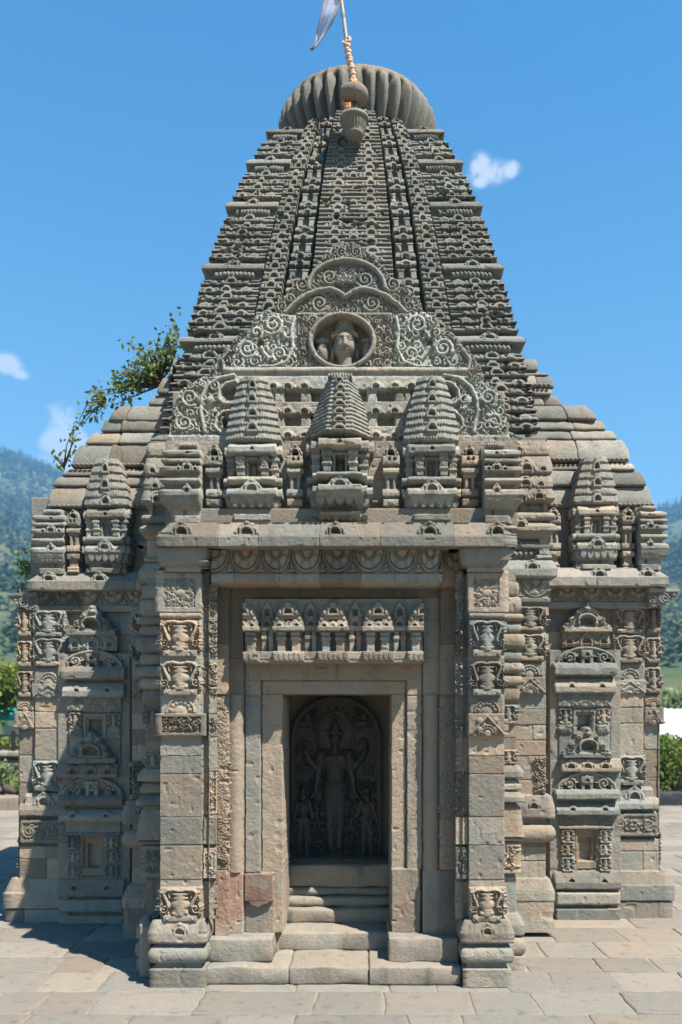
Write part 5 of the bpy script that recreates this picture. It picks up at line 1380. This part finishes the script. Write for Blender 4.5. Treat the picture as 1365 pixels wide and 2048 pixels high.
    if sd > 0: spec = [(684, 714, 1090, 6.30), (714, 724, 1112, 6.29), (724, 752, 1122, 6.27), (752, 768, 1116, 6.26), (768, 790, 1140, 6.27), (790, 824, 1205, 6.22), (824, 846, 1224, 6.20), (846, 868, 1246, 6.18), (868, 916, 1267, 6.14), (918, 935, 1276, 6.12), (935, 968, 1297, 6.11), (968, 1012, 1309, 6.08)]
    else: spec = [(684, 706, 343, 6.18), (706, 730, 325, 6.17), (730, 766, 302, 6.16), (766, 790, 284, 6.15), (790, 826, 205, 6.11), (820, 848, 190, 6.11), (848, 876, 160, 6.08), (876, 926, 135, 6.05), (928, 946, 122, 6.03), (946, 968, 99, 6.02), (968, 1014, 94, 5.99)]
    inner = 1030 if sd > 0 else 330
    m = MB()
    zc = lambda y: EYE + (HY - y) / F * (YY - .02)
    for ci, (y0, y1, xo, yf) in enumerate(spec):
        xa, xb = kx(xo), kx(inner); n = 2 if abs(xa - xb) > .32 else 1
        up = spec[ci - 1] if ci else (0, 0, xo, yf + .05)
        cuts = [0] + sorted(rg.uniform(.28 + .3 * k, .45 + .3 * k) for k in range(n - 1)) + [1]
        dx = max(-.09, min(.09, (kx(up[2]) - xa) * .55)); dyy = min(.05, (up[3] - yf) + .02)
        for a, b in zip(cuts[:-1], cuts[1:]):
            u, v = xa + (xb - xa) * a, xa + (xb - xa) * b
            lo, hi = min(u, v), max(u, v)
            dy = rg.uniform(-.012, .010)
            cl = (rg.uniform(.1, .75), rg.uniform(.05, .45), rg.uniform(.0, .7))
            m.block(lo, hi, yf - .03 + dy, 7.8 - rg.uniform(0, .1), zc(y1), zc(y0) - .001, .016, .006, 22, cl, rg, .3)
            m.bend(zc(y1), zc(y0), dyy, dx, xb, xa)
        if y1 in (752, 916, 926, 1012, 1014):      # scalloped lower edge
            for q in range(int(abs(xa - xb) / .035)):
                x = min(xa, xb) + .02 + q * .035; m.lathe([(.001, -.012), (.012, -.008), (.016, 0), (.012, .008), (.001, .01)], (x, yf - .045, zc(y1) + .012), 6, (.35, .1, .3))
        m.block(min(xa + .06 * (1 if sd < 0 else -1), xb), max(xa + .06 * (1 if sd < 0 else -1), xb), yf + .07, 7.7, zc(y1) - .01, zc(y0) + .01, .01, .002, 4, (.3, 0, .8), rg)
    m.build('porch_roof', M_STONE, temple, smooth=True)
    # inside mass of the porch
    m = MB(); k = 1 if sd > 0 else -1
    xa, xb = (px(1030, Y0), px(1312, Y0)) if sd > 0 else (px(50, 5.92), px(330, 5.92))
    m.block(xa, xb, (Y0 if sd > 0 else 5.92) + .06, 7.85, 0, 2.55, .01); m.block(xa, xb, (Y0 if sd > 0 else 5.92) + .10, 7.75, 2.55, 3.15, .01)
    m.build('porch_mass', M_STONE, temple)

# ------------------------------------------------------------------ flagpole
def build_flag():
    Yd = 5.97
    root = empty('flagpole', (px(709, Yd), Yd, pz(237, Yd)))
    tag(root, 'leaning bamboo flagpole bound with orange cloth on the tower top, white flag', 'flagpole')
    M_bam = plain_mat('bamboo', (.30, .25, .19), .6, .25, 25, .1); M_cl = plain_mat('saffron_cloth', (.55, .24, .09), .9, .35, 30, .4); M_pk = plain_mat('faded_cloth', (.52, .36, .27), .9, .3, 40, .5)
    M_fl = plain_mat('flag_cloth', (.62, .66, .78), .85, .12, 8, .2, trans=.72); M_fh = plain_mat('flag_hem', (.22, .13, .10), .9, .3, 20, .1); M_mt = plain_mat('steel_pipe', (.35, .35, .36), .35, .15, 20, .05, metal=.8)
    def P(x, y, Y): return (px(x, Y), Y, pz(y, Y))
    m = MB()
    for dx in (-3.2, 3.2): m.tube([P(709 + dx, 240, 5.97), P(710 + dx, 185, 5.97)], .012, 10)
    m.build('pipe', M_mt, root, smooth=True)
    m = MB(); c = P(709, 192, 5.97)
    m.lathe([(.018, -.052), (.045, -.056), (.08, -.05), (.10, -.03), (.106, -.005), (.104, .02), (.09, .04), (.06, .05), (.02, .05)], c, 40, (.35, .1, .2)); m.build('stone_disc', M_STONE, root, smooth=True)
    m = MB(); pts = [P(712, 178, 5.98), P(704, 150, 6.0), P(697, 105, 6.02), P(692, 70, 6.04), P(687, 30, 6.06), P(683, 0, 6.08), P(679, -40, 6.1), P(675, -85, 6.12)]
    m.tube(pts, [.016, .016, .0155, .015, .014, .0135, .013, .012], 10)
    for y, x in ((86, 694), (30, 687), (60, 690.5)): m.lathe([(.014, -.006), (.0175, 0), (.014, .006)], P(x, y, 6.045), 10)
    m.build('pole', M_bam, root, smooth=True)
    m = MB()
    a0, a1 = np.array(P(711, 174, 5.98)), np.array(P(694.5, 92, 6.03)); hel = []; rr = []
    for i in range(200):
        t = i / 199; th = t * 2 * math.pi * 13; r = .011 + .005 * math.sin(i * .23)
        hel.append(a0 + (a1 - a0) * t + np.array([math.cos(th) * r, math.sin(th) * r, 0])); rr.append(.0125 + .003 * abs(math.sin(i * .31)))
    m.tube(hel, rr, 7)
    for k in range(5): m.tube([a1 + (math.cos(k * 1.3) * .02, -.012, .01 * k - .02), a1 + (math.cos(k * 1.3 + 2) * .03, -.02, .012 * k), a1 + (math.cos(k * 1.3 + 3) * .02, .01, .01 * k + .014)], .011, 6)
    m.build('cloth_wrap', M_pk, root, smooth=True)
    m = MB(); rg = random.Random(4)
    for k in range(8):
        y0 = rg.uniform(168, 181); m.tube([P(686 + rg.uniform(-3, 5), y0, 5.93), P(699, y0 + rg.uniform(-3, 3), 5.90), P(714, y0 - 3 + rg.uniform(-3, 3), 5.92)], rg.uniform(.007, .014), 6)
    for k in range(5):
        y0 = 206 + rg.uniform(-3, 6); m.tube([P(686, y0 - 2, 5.97), P(693, y0 + 6, 5.91), P(702, y0 + 4, 5.90)], rg.uniform(.008, .013), 6)
    for k in range(3): m.tube([P(703 + k * 3, 158, 5.95), P(708 + k * 2, 168, 5.94), P(713, 176, 5.93)], .010, 6)
    m.build('saffron_tie', M_cl, root, smooth=True)
    # flag hanging in long folds from above
    rows = 26; cols = 12; V = []
    Lx = [(676, -40), (650, -12), (647, 10), (643, 30), (637, 50), (634, 66), (631, 84), (626, 94), (622, 99)]
    Rx = [(678, -34), (682, -10), (679, 10), (673, 28), (664, 46), (652, 66), (640, 84), (632, 94), (623, 100)]
    for i in range(rows):
        t = i / (rows - 1) * (len(Lx) - 1); k = min(int(t), len(Lx) - 2); f = t - k
        l = np.array(Lx[k]) * (1 - f) + np.array(Lx[k + 1]) * f; r = np.array(Rx[k]) * (1 - f) + np.array(Rx[k + 1]) * f
        for j in range(cols):
            u = j / (cols - 1); q = l * (1 - u) + r * u
            Y = 6.08 + .035 * math.sin(u * 9 + i * .22) * (1 - i / rows * .6) + .02 * math.sin(i * .5)
            V.append(P(q[0] + .8 * math.sin(i * 1.7 + j), q[1], Y))
    I = np.arange(rows * cols).reshape(rows, cols)
    m = MB(); q = np.stack([I[:-1, :-1], I[1:, :-1], I[1:, 1:], I[:-1, 1:]], -1).reshape(-1, 4); m.add(V, q); fl = m.build('flag', M_fl, root, smooth=True)
    V = np.array(V).reshape(rows, cols, 3)
    m = MB(); m.tube(V[:, 0], .0045, 5); m.tube(V[:, -1], .004, 5); m.tube([V[-3, 4], V[-2, 5], V[-1, 6]], [.004, .012, .003], 5); m.build('flag_hem', M_fh, fl)

# ------------------------------------------------------------------ vegetation
def leaf_cloud(m, pts, size, rng, per=1, shade=(0.0, 1.0), aspect=.62):
    pts = np.asarray(pts); n = len(pts) * per
    c = np.repeat(pts, per, 0)
    d = rng.normal(size=(n, 3)); d /= np.linalg.norm(d, axis=1, keepdims=True); d[:, 2] -= .25
    u = np.cross(d, rng.normal(size=(n, 3))); u /= np.linalg.norm(u, axis=1, keepdims=True) + 1e-9
    nn = np.cross(d, u)
    s = size * rng.uniform(.6, 1.25, (n, 1))
    V = np.stack([c, c + d * s * .5 + u * s * aspect * .5 + nn * s * .08, c + d * s, c + d * s * .5 - u * s * aspect * .5 + nn * s * .08], 1).reshape(-1, 3)
    C = np.zeros((n, 3)); C[:, 0] = rng.uniform(*shade, n); C = np.repeat(C, 4, 0)
    m.add(V, np.arange(4 * n).reshape(-1, 4), col=C)

def build_roof_plants():
    L = leaf_mat('fig_leaf', (.06, .10, .02), (.19, .24, .05), .4); S = plain_mat('twig', (.10, .075, .05), .9, .3, 30, .1)
    rng = np.random.RandomState(8); Y = 6.35
    P = lambda x, y, Y=Y: np.array((px(x, Y), Y, pz(y, Y)))
    fr = random.Random(3); tips = [(352, 645), (340, 668), (318, 672), (300, 690), (268, 690), (252, 686), (283, 705), (358, 655), (330, 690), (245, 735), (258, 720), (350, 632), (262, 745), (232, 745), (226, 770), (240, 765), (186, 786), (205, 792), (218, 784)]
    for k in range(44):
        t = fr.random() ** 1.4; x0 = 348 - 125 * t + fr.uniform(-12, 12); y0 = 694 + 98 * t + fr.uniform(-30, 22); tips.append((x0, y0))
    specs = [('wild_fig', (318, 772), tips, 'leafy wild fig shrub sprouting from the left porch roof beside the tower', 3),
             ('wild_fig', (212, 800), [(190, 790), (180, 788), (196, 808), (205, 812), (172, 830), (160, 838), (186, 822), (200, 796), (176, 818), (190, 835), (165, 850), (155, 856)], 'thin green shoot growing behind the top slab of the left porch roof', 2),
             ('wild_fig', (128, 935), [(116, 915), (130, 921), (150, 850), (146, 882), (155, 866), (122, 926)], 'small weed seedlings on the shoulder of the left porch roof', 2),
             ('wild_fig', (88, 1180), [(45, 1108), (32, 1112), (58, 1125), (66, 1138), (50, 1130), (60, 1146), (72, 1120), (80, 1022), (88, 1010), (40, 1172), (60, 1172), (78, 1160)], 'leafy weed sprouting over the left porch cornice by the bracket', 4)]
    for name, root, tips, label, per in specs:
        Yl = 6.55 if root[1] < 900 else 6.3
        o = empty(name, tuple(P(*root, Yl))); tag(o, label, 'plant', 'weeds growing out of the temple roof')
        m = MB(); lf = MB(); r0 = P(*root, Yl); pts = []
        for (x, y) in tips:
            t = P(x, y, Yl + rng.uniform(-.12, .1)); mid = (r0 + t) / 2 + rng.normal(size=3) * .03 + np.array((0, 0, .03))
            m.tube([r0, mid, t], [.009, .005, .002], 5)
            for k in range(per * 5):
                f = rng.uniform(.5, 1.05); b = mid + (t - mid) * (f * 2 - 1) if f > .5 else mid
                pts.append(b + rng.normal(size=3) * .026)
        leaf_cloud(lf, pts, .046, rng)
        m.build('stem', S, o, smooth=True); lf.build('foliage', L, o)
        # a few bigger clumps for density near the stem
def tree(name, label, x, y, z, h, r, n, size, mats, seed, group=None, cat='tree', trunk=True, squash=.8, shade=(0, 1)):
    rng = np.random.RandomState(seed); o = empty(name, (x, y, z)); tag(o, label, cat, group)
    base = np.array((x, y, z), float); crown = base + (0, 0, h - r * squash)
    m = MB(); pts = []
    if trunk:
        m.tube([base, base + (r * .05, 0, h * .35), crown], [h * .035, h * .026, h * .012], 8)
    for k in range(9):
        a = rng.uniform(0, 6.28); e = rng.uniform(-.3, 1.2); c = crown + np.array((math.cos(a) * math.cos(e), math.sin(a) * math.cos(e), math.sin(e) * squash)) * r * rng.uniform(.35, .75)
        if trunk: m.tube([base + (0, 0, h * rng.uniform(.3, .5)), (base + c) / 2 + (0, 0, h * .18), c], [h * .014, h * .009, h * .003], 6)
        rr = r * rng.uniform(.34, .55); q = rng.normal(size=(n // 9, 3)); q /= np.linalg.norm(q, axis=1, keepdims=True)
        pts.append(c + q * rr * rng.uniform(.55, 1.05, (len(q), 1)) * (1, 1, squash))
    if not trunk: m.tube([base, base + (0, 0, h * .6)], [.02, .01], 6)
    lf = MB(); leaf_cloud(lf, np.concatenate(pts), size, rng, shade=shade)
    m.build('trunk' if trunk else 'stem', mats[0], o, smooth=True); lf.build('crown' if trunk else 'foliage', mats[1], o)

# ------------------------------------------------------------------ surroundings
def fbm(x, y, seed, oct=5, base=1.0):
    r = np.random.RandomState(seed); out = 0; amp = 1; 
    for i in range(oct):
        a = r.uniform(0, 6.28, 6); f = base * 2 ** i
        out = out + amp * (np.sin(x * f * math.cos(a[0]) + y * f * math.sin(a[0]) + a[1]) * np.cos(x * f * 1.3 * math.cos(a[2]) - y * f * 1.3 * math.sin(a[2]) + a[3]) + .6 * np.sin(x * f * .7 + a[4]) * np.sin(y * f * .8 + a[5])); amp *= .5
    return out

def hill_height(X, Y):
    """valley sides: flat terrace near the temple, then a long wooded slope"""
    d = np.hypot(X, Y); px_ = XC + F * X / np.maximum(Y, 1)
    ridge = np.interp(px_, [-700, -250, 0, 45, 80, 118, 180, 420, 700, 1000, 1250, 1320, 1370, 1500, 1700, 2300], [880, 905, 950, 958, 974, 982, 1015, 1100, 1160, 1140, 1075, 1048, 1038, 1020, 990, 950])
    el = (HY - ridge) / F
    t = np.clip((d - 55) / (900 - 55), 0, 1)
    prof = (t ** 1.25) * 900 * el
    top = np.clip((d - 900) / 500, 0, 1)
    nz = fbm(X / 95, Y / 95, 4, 5) * 13 * np.clip(t * 1.6, 0, 1) * (1 - .75 * np.clip((d - 640) / 250, 0, 1))
    return prof * (1 - .5 * top) + nz - .12 - np.clip((d - 30) / 30, 0, 1) * 1.2

def build_hills():
    m, nt, b = new_mat('hillside_ground')
    pos = N(nt, 'ShaderNodeTexCoord').outputs['Object']
    n1 = noise(nt, pos, .012, 6, .6); n2 = noise(nt, pos, .06, 6, .65)
    c = mixc(nt, ramp(nt, n1, .4, .62), (.035, .06, .022), (.10, .105, .045)); c = mixc(nt, ramp(nt, n2, .52, .66), c, (.045, .075, .028)); c = mixc(nt, ramp(nt, noise(nt, pos, .035, 5, .6), .66, .74), c, (.22, .17, .12))
    nt.links.new(c, b.inputs['Base Color']); b.inputs['Roughness'].default_value = .95; b.inputs['Specular IOR Level'].default_value = .1
    nd, na = 110, 340
    d = np.concatenate([np.linspace(14, 60, 14, endpoint=False), np.geomspace(60, 1900, nd - 14)]); an = np.linspace(-1.15, 1.15, na)
    D, A = np.meshgrid(d, an, indexing='ij'); X, Y = D * np.sin(A), D * np.cos(A)
    Z = hill_height(X, Y)
    I = np.arange(nd * na).reshape(nd, na); q = np.stack([I[:-1, :-1], I[:-1, 1:], I[1:, 1:], I[1:, :-1]], -1).reshape(-1, 4)
    mb = MB(); mb.add(np.stack([X, Y, Z], -1).reshape(-1, 3), q)
    o = mb.build('hills', m, smooth=True); tag(o, 'wooded valley slopes rising behind the temple', kind='structure')
    # flat ground to the horizon
    mb = MB(); mb.add([(-6000, -3000, -2.2), (6000, -3000, -2.2), (6000, 9000, -2.2), (-6000, 9000, -2.2)], [(0, 1, 2, 3)])
    tag(mb.build('ground', m), 'valley floor', kind='structure')
    mb = MB(); mb.add([(-60, -40, -.06), (60, -40, -.06), (60, 17, -.06), (-60, 17, -.06)], [(0, 1, 2, 3)])
    tag(mb.build('terrace', plain_mat('earth', (.17, .135, .095), .95, .3, 2)), 'packed earth around the paving', kind='structure')
    # the wood on the slopes: ragged conifers and round broadleaf crowns
    rng = np.random.RandomState(21); V = []; T = []; C = []; n = 0
    lf = leaf_mat('wood_foliage', (.024, .050, .018), (.10, .14, .045), .12)
    out = MB()
    def region(pa, pb, count, dmin, dmax):
        p = rng.uniform(pa, pb, count); d = (rng.uniform(dmin ** 1.4, dmax ** 1.4, count)) ** (1 / 1.4)
        y = d; x = (p - XC) / F * d; return x, y
    for pa, pb, cnt in ((-420, 420, 7500), (1080, 1800, 6000)):
        x, y = region(pa, pb, cnt, 120, 1010)
        dn = fbm(x / 60, y / 60, 9, 4); keep = dn + rng.uniform(-.6, .6, cnt) + (y - 500) / 900 > (-1.0 if pa < 500 else np.where(y > 430, .15, -1.3))
        x, y = x[keep], y[keep]; z = hill_height(x, y)
        nt_ = len(x); K = 20
        con = rng.rand(nt_) < .62; h = rng.uniform(5, 13, nt_) * np.where(con, 1, .62) * (.55 + .45 * np.minimum(1, y / 500))
        t = rng.uniform(.06, 1, (nt_, K)) ** 1.15; an = rng.uniform(0, 6.28, (nt_, K))
        rad = np.where(con[:, None], (1 - t) * .20 + .01, .36 * np.sqrt(np.clip(1 - (2 * t - 1.05) ** 2, 0.02, 1))) * rng.uniform(.5, 1.1, (nt_, K))
        c = np.stack([x[:, None] + rad * h[:, None] * np.cos(an), y[:, None] + rad * h[:, None] * np.sin(an), z[:, None] + t * h[:, None]], -1)
        sz = (h[:, None] * np.where(con[:, None], .20 - .13 * t, .20) * rng.uniform(.7, 1.2, (nt_, K)))[..., None]
        d = np.stack([np.cos(an), np.sin(an), np.where(con[:, None], -.55, rng.uniform(-.4, .8, (nt_, K)))], -1); u = np.stack([-np.sin(an), np.cos(an), rng.uniform(-.3, .3, (nt_, K))], -1)
        n_ = np.cross(d, u)
        V = np.stack([c - d * sz * .6, c + u * sz * .6 + n_ * sz * .2, c + d * sz * .9, c - u * sz * .6 + n_ * sz * .2], 2).reshape(-1, 3)
        cl = np.clip(np.where(con, rng.uniform(0, .5, nt_), rng.uniform(.3, 1, nt_))[:, None] + rng.uniform(-.15, .15, (nt_, K)), 0, 1)
        C = np.zeros((nt_ * K, 3)); C[:, 0] = cl.ravel()
        out.add(V, np.arange(nt_ * K * 4).reshape(-1, 4), col=np.repeat(C, 4, 0))
    o = out.build('forest', lf); tag(o, 'mixed wood of conifers covering the far valley slopes', kind='stuff')

def build_surroundings():
    bark = plain_mat('bark', (.10, .075, .055), .95, .3, 14, .4)
    lime = leaf_mat('lime_leaf', (.08, .14, .02), (.22, .25, .03), .4); green = leaf_mat('mid_leaf', (.05, .09, .02), (.14, .19, .05), .35); pale = leaf_mat('pale_leaf', (.12, .18, .07), (.30, .36, .18), .4)
    hedge = leaf_mat('hedge_leaf', (.07, .12, .02), (.22, .27, .05), .4)
    # left: kerb, planting strip, rubble wall with railing
    rg = random.Random(33); m = MB(); Y = 12.4; x = -11
    while x < -4.6:
        w = rg.uniform(.5, .9); m.block(x, x + w - .01, Y, Y + .3, -.05, .20, .02, .006, 6, (rg.uniform(.4, .7), .2, .8), rg); x += w
    tag(m.build('kerb_wall', M_PAVE, smooth=True), 'low pale stone kerb edging the planting strip on the left', 'kerb')
    M_rub = stone_mat('rubble', grey=(.12, .115, .11), warm=(.17, .12, .095), dark=(.04, .04, .038), pale=(.25, .24, .22))
    root = empty('rubble_wall', (-7.5, 14.0, 0)); tag(root, 'rough dark rubble wall with a pale coping at the left edge', 'wall')
    m = MB(); m.block(-12, -4.4, 14.02, 14.35, -.1, .74, .02); z = -.05
    while z < .72:
        x = -12 + rg.uniform(0, .2); hh = rg.uniform(.14, .24)
        while x < -4.4:
            w = rg.uniform(.16, .42); m.block(x, x + w - .015, 13.9 + rg.uniform(0, .06), 14.1, z, min(.74, z + hh - .015), .05, .015, 6, None, rg); x += w
        z += hh
    m.build('rubble', M_rub, root, smooth=True)
    m = MB(); x = -12
    while x < -4.4:
        w = rg.uniform(.8, 1.2); m.block(x, x + w - .01, 13.85, 14.4, .745, .83, .015, .004, 6, (.75, .4, .5), rg); x += w
    m.build('coping', M_PAVE, root, smooth=True)
    root = empty('iron_railing', (-7.5, 14.1, .83)); tag(root, 'dark iron railing standing on the rubble wall coping at the left', 'railing')
    M_ir = plain_mat('iron', (.03, .025, .025), .5, .3, 20, .1, metal=.4)
    m = MB(); m.tube([(-12, 14.12, 1.10), (-4.4, 14.12, 1.10)], .018, 6); m.tube([(-12, 14.12, .88), (-4.4, 14.12, .88)], .012, 6); m.build('rail', M_ir, root)
    m = MB()
    for i in range(48): m.tube([(-12 + i * .16, 14.12, .82), (-12 + i * .16, 14.12, 1.10)], .007, 5)
    b = m.build('bars', M_ir, root); b['kind'] = 'stuff'
    for i in range(6):
        q = MB(); q.block(-11.6 + i * 1.35, -11.54 + i * 1.35, 14.09, 14.15, .82, 1.18, .01); q.build('post', M_ir, root)
    # garden beyond
    tree('garden_tree', 'yellow-green garden tree beyond the railing on the left', -9.6, 20.5, -.1, 3.0, 1.55, 5200, .17, (bark, lime), 51, shade=(.1, 1))
    tree('garden_tree', 'tall green garden tree behind the yellow-green one, left of the temple', -13.2, 26, -.3, 3.4, 1.9, 4600, .19, (bark, green), 52)
    tree('garden_bush', 'round green bush just behind the iron railing', -8.6, 16.4, -.1, 1.3, .95, 3600, .12, (bark, green), 53, cat='bush', trunk=False, shade=(.2, 1))
    tree('garden_bush', 'yellowish bush behind the railing, near the porch wall', -7.2, 16.0, -.1, 1.25, .8, 3000, .11, (bark, lime), 54, cat='bush', trunk=False)
    tree('weed', 'light green weed in the planting strip below the rubble wall', -6.1, 13.3, 0, .75, .36, 700, .09, (bark, pale), 55, cat='plant', trunk=False, shade=(0, .7))
    tree('weed', 'small weed at the foot of the rubble wall beside the porch', -5.55, 13.2, 0, .45, .2, 300, .07, (bark, hedge), 56, cat='plant', trunk=False)
    root = empty('parasol', (-10.15, 22.5, 0)); tag(root, 'turquoise garden parasol seen over the railing at the left edge', 'parasol')
    m = MB(); m.lathe([(1.05, 1.36), (.6, 1.52), (.02, 1.66)], (-8.0 + -2.0, 22.5, 0), 10); m.lathe([(1.05, 1.36), (1.03, 1.27)], (-10.0, 22.5, 0), 10); m.build('canopy', plain_mat('turquoise_cloth', (.02, .36, .36), .7, .1, 3, 0, trans=.3), root)
    m = MB(); m.tube([(-10.0, 22.5, -.2), (-10.0, 22.5, 1.66)], .03, 8); m.build('pole', plain_mat('white_paint', (.7, .7, .68), .5, .08, 10, 0), root)
    m = MB(); m.block(-9.85, -8.6, 21.9, 22.3, -.2, 1.12, .02, .003, 5, (.9, 1, .3)); tag(m.build('garden_wall', plain_mat('white_plaster', (.62, .61, .58), .9, .1, 3)), 'short white garden wall between the trees on the left', 'wall')
    tag(m and petal_flower((-5.75, 12.15, .0), (.62, .03, .26)), 'magenta flower lying on the paving by the left kerb', 'flower')
    # right: dark kerb, hedge, white roof, pale trees
    m = MB(); x = 4.55
    while x < 12:
        w = rg.uniform(.6, 1.0); m.block(x, x + w - .012, 13.0, 13.35, -.05, .2, .015, .004, 6, (.45, 0, .1), rg); x += w
    tag(m.build('kerb_wall', stone_mat('dark_kerb', grey=(.03, .033, .04), warm=(.05, .045, .04), dark=(.015, .015, .018), pale=(.10, .10, .11)), smooth=True), 'dark painted kerb in front of the hedge on the right', 'kerb')
    root = empty('hedge', (7.5, 14.4, 0)); tag(root, 'bright green leafy hedge behind the dark kerb on the right', 'hedge')
    rng = np.random.RandomState(77); m = MB(); n = 30000
    q = np.stack([rng.uniform(4.6, 12, n), 14.3 + rng.normal(size=n) * .28, rng.uniform(.1, .98, n)], -1); q[:, 2] += .10 * np.sin(q[:, 0] * 5) + .06 * np.sin(q[:, 0] * 13); q[:, 1] += .12 * np.sin(q[:, 0] * 7 + q[:, 2] * 6)
    leaf_cloud(m, q, .085, rng, shade=(0, 1)); m.build('foliage', hedge, root)
    m = MB()
    for i in range(60):
        x = rng.uniform(4.6, 12); m.tube([(x, 14.1 + rng.uniform(-.1, .3), 0), (x + rng.uniform(-.1, .1), 14.2, .7)], .012, 5)
    b = m.build('stems', plain_mat('yellow_stem', (.35, .24, .06), .8, .3, 20), root); b['kind'] = 'stuff'
    root = empty('white_shed', (8.3, 17.5, 0)); tag(root, 'low building with a white sheet roof behind the hedge', 'building')
    m = MB(); m.block(6.2, 12.0, 17.2, 20.2, -.2, .95, .02); m.build('wall', plain_mat('shed_wall', (.35, .33, .30), .9, .1, 2), root)
    m = MB(); V = [(6.05, 16.9, .93), (12.3, 16.9, .78), (12.3, 20.4, 1.45), (6.05, 20.4, 1.62)]
    for i in range(40):
        a, b_ = i / 40, (i + 1) / 40; A0 = np.array(V[0]) * (1 - a) + np.array(V[1]) * a; A1 = np.array(V[3]) * (1 - a) + np.array(V[2]) * a; B0 = np.array(V[0]) * (1 - b_) + np.array(V[1]) * b_; B1 = np.array(V[3]) * (1 - b_) + np.array(V[2]) * b_; M0, M1 = (A0 + B0) / 2 + (0, 0, .03), (A1 + B1) / 2 + (0, 0, .03)
        m.add([A0, M0, M1, A1], [(0, 1, 2, 3)]); m.add([M0, B0, B1, M1], [(0, 1, 2, 3)])
    m.build('roof', plain_mat('white_sheet', (.50, .50, .49), .6, .10, 2, 0), root)
    tree('garden_tree', 'pale green feathery tree behind the white roof', 9.4, 23, -.2, 2.6, 1.7, 5200, .20, (bark, pale), 61)
    tree('garden_tree', 'mid green tree at the right edge behind the white roof', 12.4, 25, -.2, 2.9, 1.8, 4600, .20, (bark, green), 62)
    tree('garden_tree', 'dark green tree just right of the temple beyond the white roof', 7.6, 24.5, -.2, 1.9, 1.3, 3400, .18, (bark, green), 63)

def petal_flower(loc, col):
    m = MB()
    for k in range(9):
        a = k * .7; d = np.array((math.cos(a), math.sin(a), .45)); u = np.array((-math.sin(a), math.cos(a), 0))
        m.add([(0, 0, .01), d * .05 + u * .03, d * .09, d * .05 - u * .03], [(0, 1, 2, 3)])
    o = m.build('fallen_flower', plain_mat('flower_petal', col, .6, .1, 20, 0, trans=.3)); o.location = loc
    return o

def build_offerings():
    z = .548
    r = np.random.RandomState(6)
    ys = plain_mat('marigold', (.62, .40, .02), .6, .25, 60, 0, trans=.2); rd = plain_mat('red_petal', (.55, .03, .015), .6, .2, 60, 0, trans=.2); org = plain_mat('orange_petal', (.7, .16, .01), .6, .2, 60, 0, trans=.2)
    def fl(mt, x, y, zz, R, name, label, group):
        m = MB()
        for k in range(12):
            a = r.uniform(0, 6.28); e = r.uniform(.05, 1.2); d = np.array([math.cos(a) * math.cos(e), math.sin(a) * math.cos(e), math.sin(e)]); u = np.array((-math.sin(a), math.cos(a), 0)); q = R * r.uniform(.6, 1.1)
            m.add([(0, 0, 0), d * q * .6 + u * q * .4, d * q, d * q * .6 - u * q * .4], [(0, 1, 2, 3)])
        o = m.build(name, mt); o.location = (x, y, zz); tag(o, label, 'flower', group)
    for i in range(16):
        fl(ys, r.uniform(-.52, .12), r.uniform(5.19, 5.33), z, r.uniform(.006, .014), 'marigold', 'yellow marigold petals scattered on the worn doorway ledge below the statue', 'marigold petals on the sill')
    for k, (x, lab) in enumerate(((663, 'red flower at the left foot of the dark statue'), (684, 'red flower at the right foot of the dark statue'))): fl(rd, px(x, 5.42), 5.42, pz(1694, 5.42), .019, 'red_flower', lab, None)
    fl(org, px(737, 5.42), 5.425, pz(1604, 5.42), .017, 'orange_flower', 'orange flower tucked on the right attendant of the statue', None)
    fl(ys, px(690, 5.42), 5.40, pz(1706, 5.42), .012, 'marigold', 'yellow marigold on the base of the statue below its feet', None)

def build_haze():
    m = bpy.data.materials.new('haze'); m.use_nodes = True; nt = m.node_tree; nt.nodes.remove(nt.nodes['Principled BSDF'])
    v = nt.nodes.new('ShaderNodeVolumePrincipled'); v.inputs['Color'].default_value = (.24, .56, 1.0, 1); v.inputs['Density'].default_value = HAZE; v.inputs['Anisotropy'].default_value = 0.0
    nt.links.new(v.outputs[0], nt.nodes['Material Output'].inputs['Volume'])
    b = MB(); x0, x1, y0, y1, z0, z1 = -2600, 2600, -300, 2000, -3.2, 400
    V = [(x, y, z) for z in (z0, z1) for y in (y0, y1) for x in (x0, x1)]
    b.add(V, [(0, 2, 3, 1), (4, 5, 7, 6), (0, 1, 5, 4), (2, 6, 7, 3), (0, 4, 6, 2), (1, 3, 7, 5)])
    o = b.build('haze', m); tag(o, 'blue valley haze', kind='stuff')
HAZE = 0.0007
build_pavement(); build_porch_front(); build_porch_core(); build_stele()
build_front_roof(); build_tower(); build_corner(None, 700); build_corner((1049, 308, 9, 5.44), 710)
build_side_porch(1); build_side_porch(-1); build_flag(); build_roof_plants(); build_offerings()
build_hills(); build_surroundings()
build_haze()
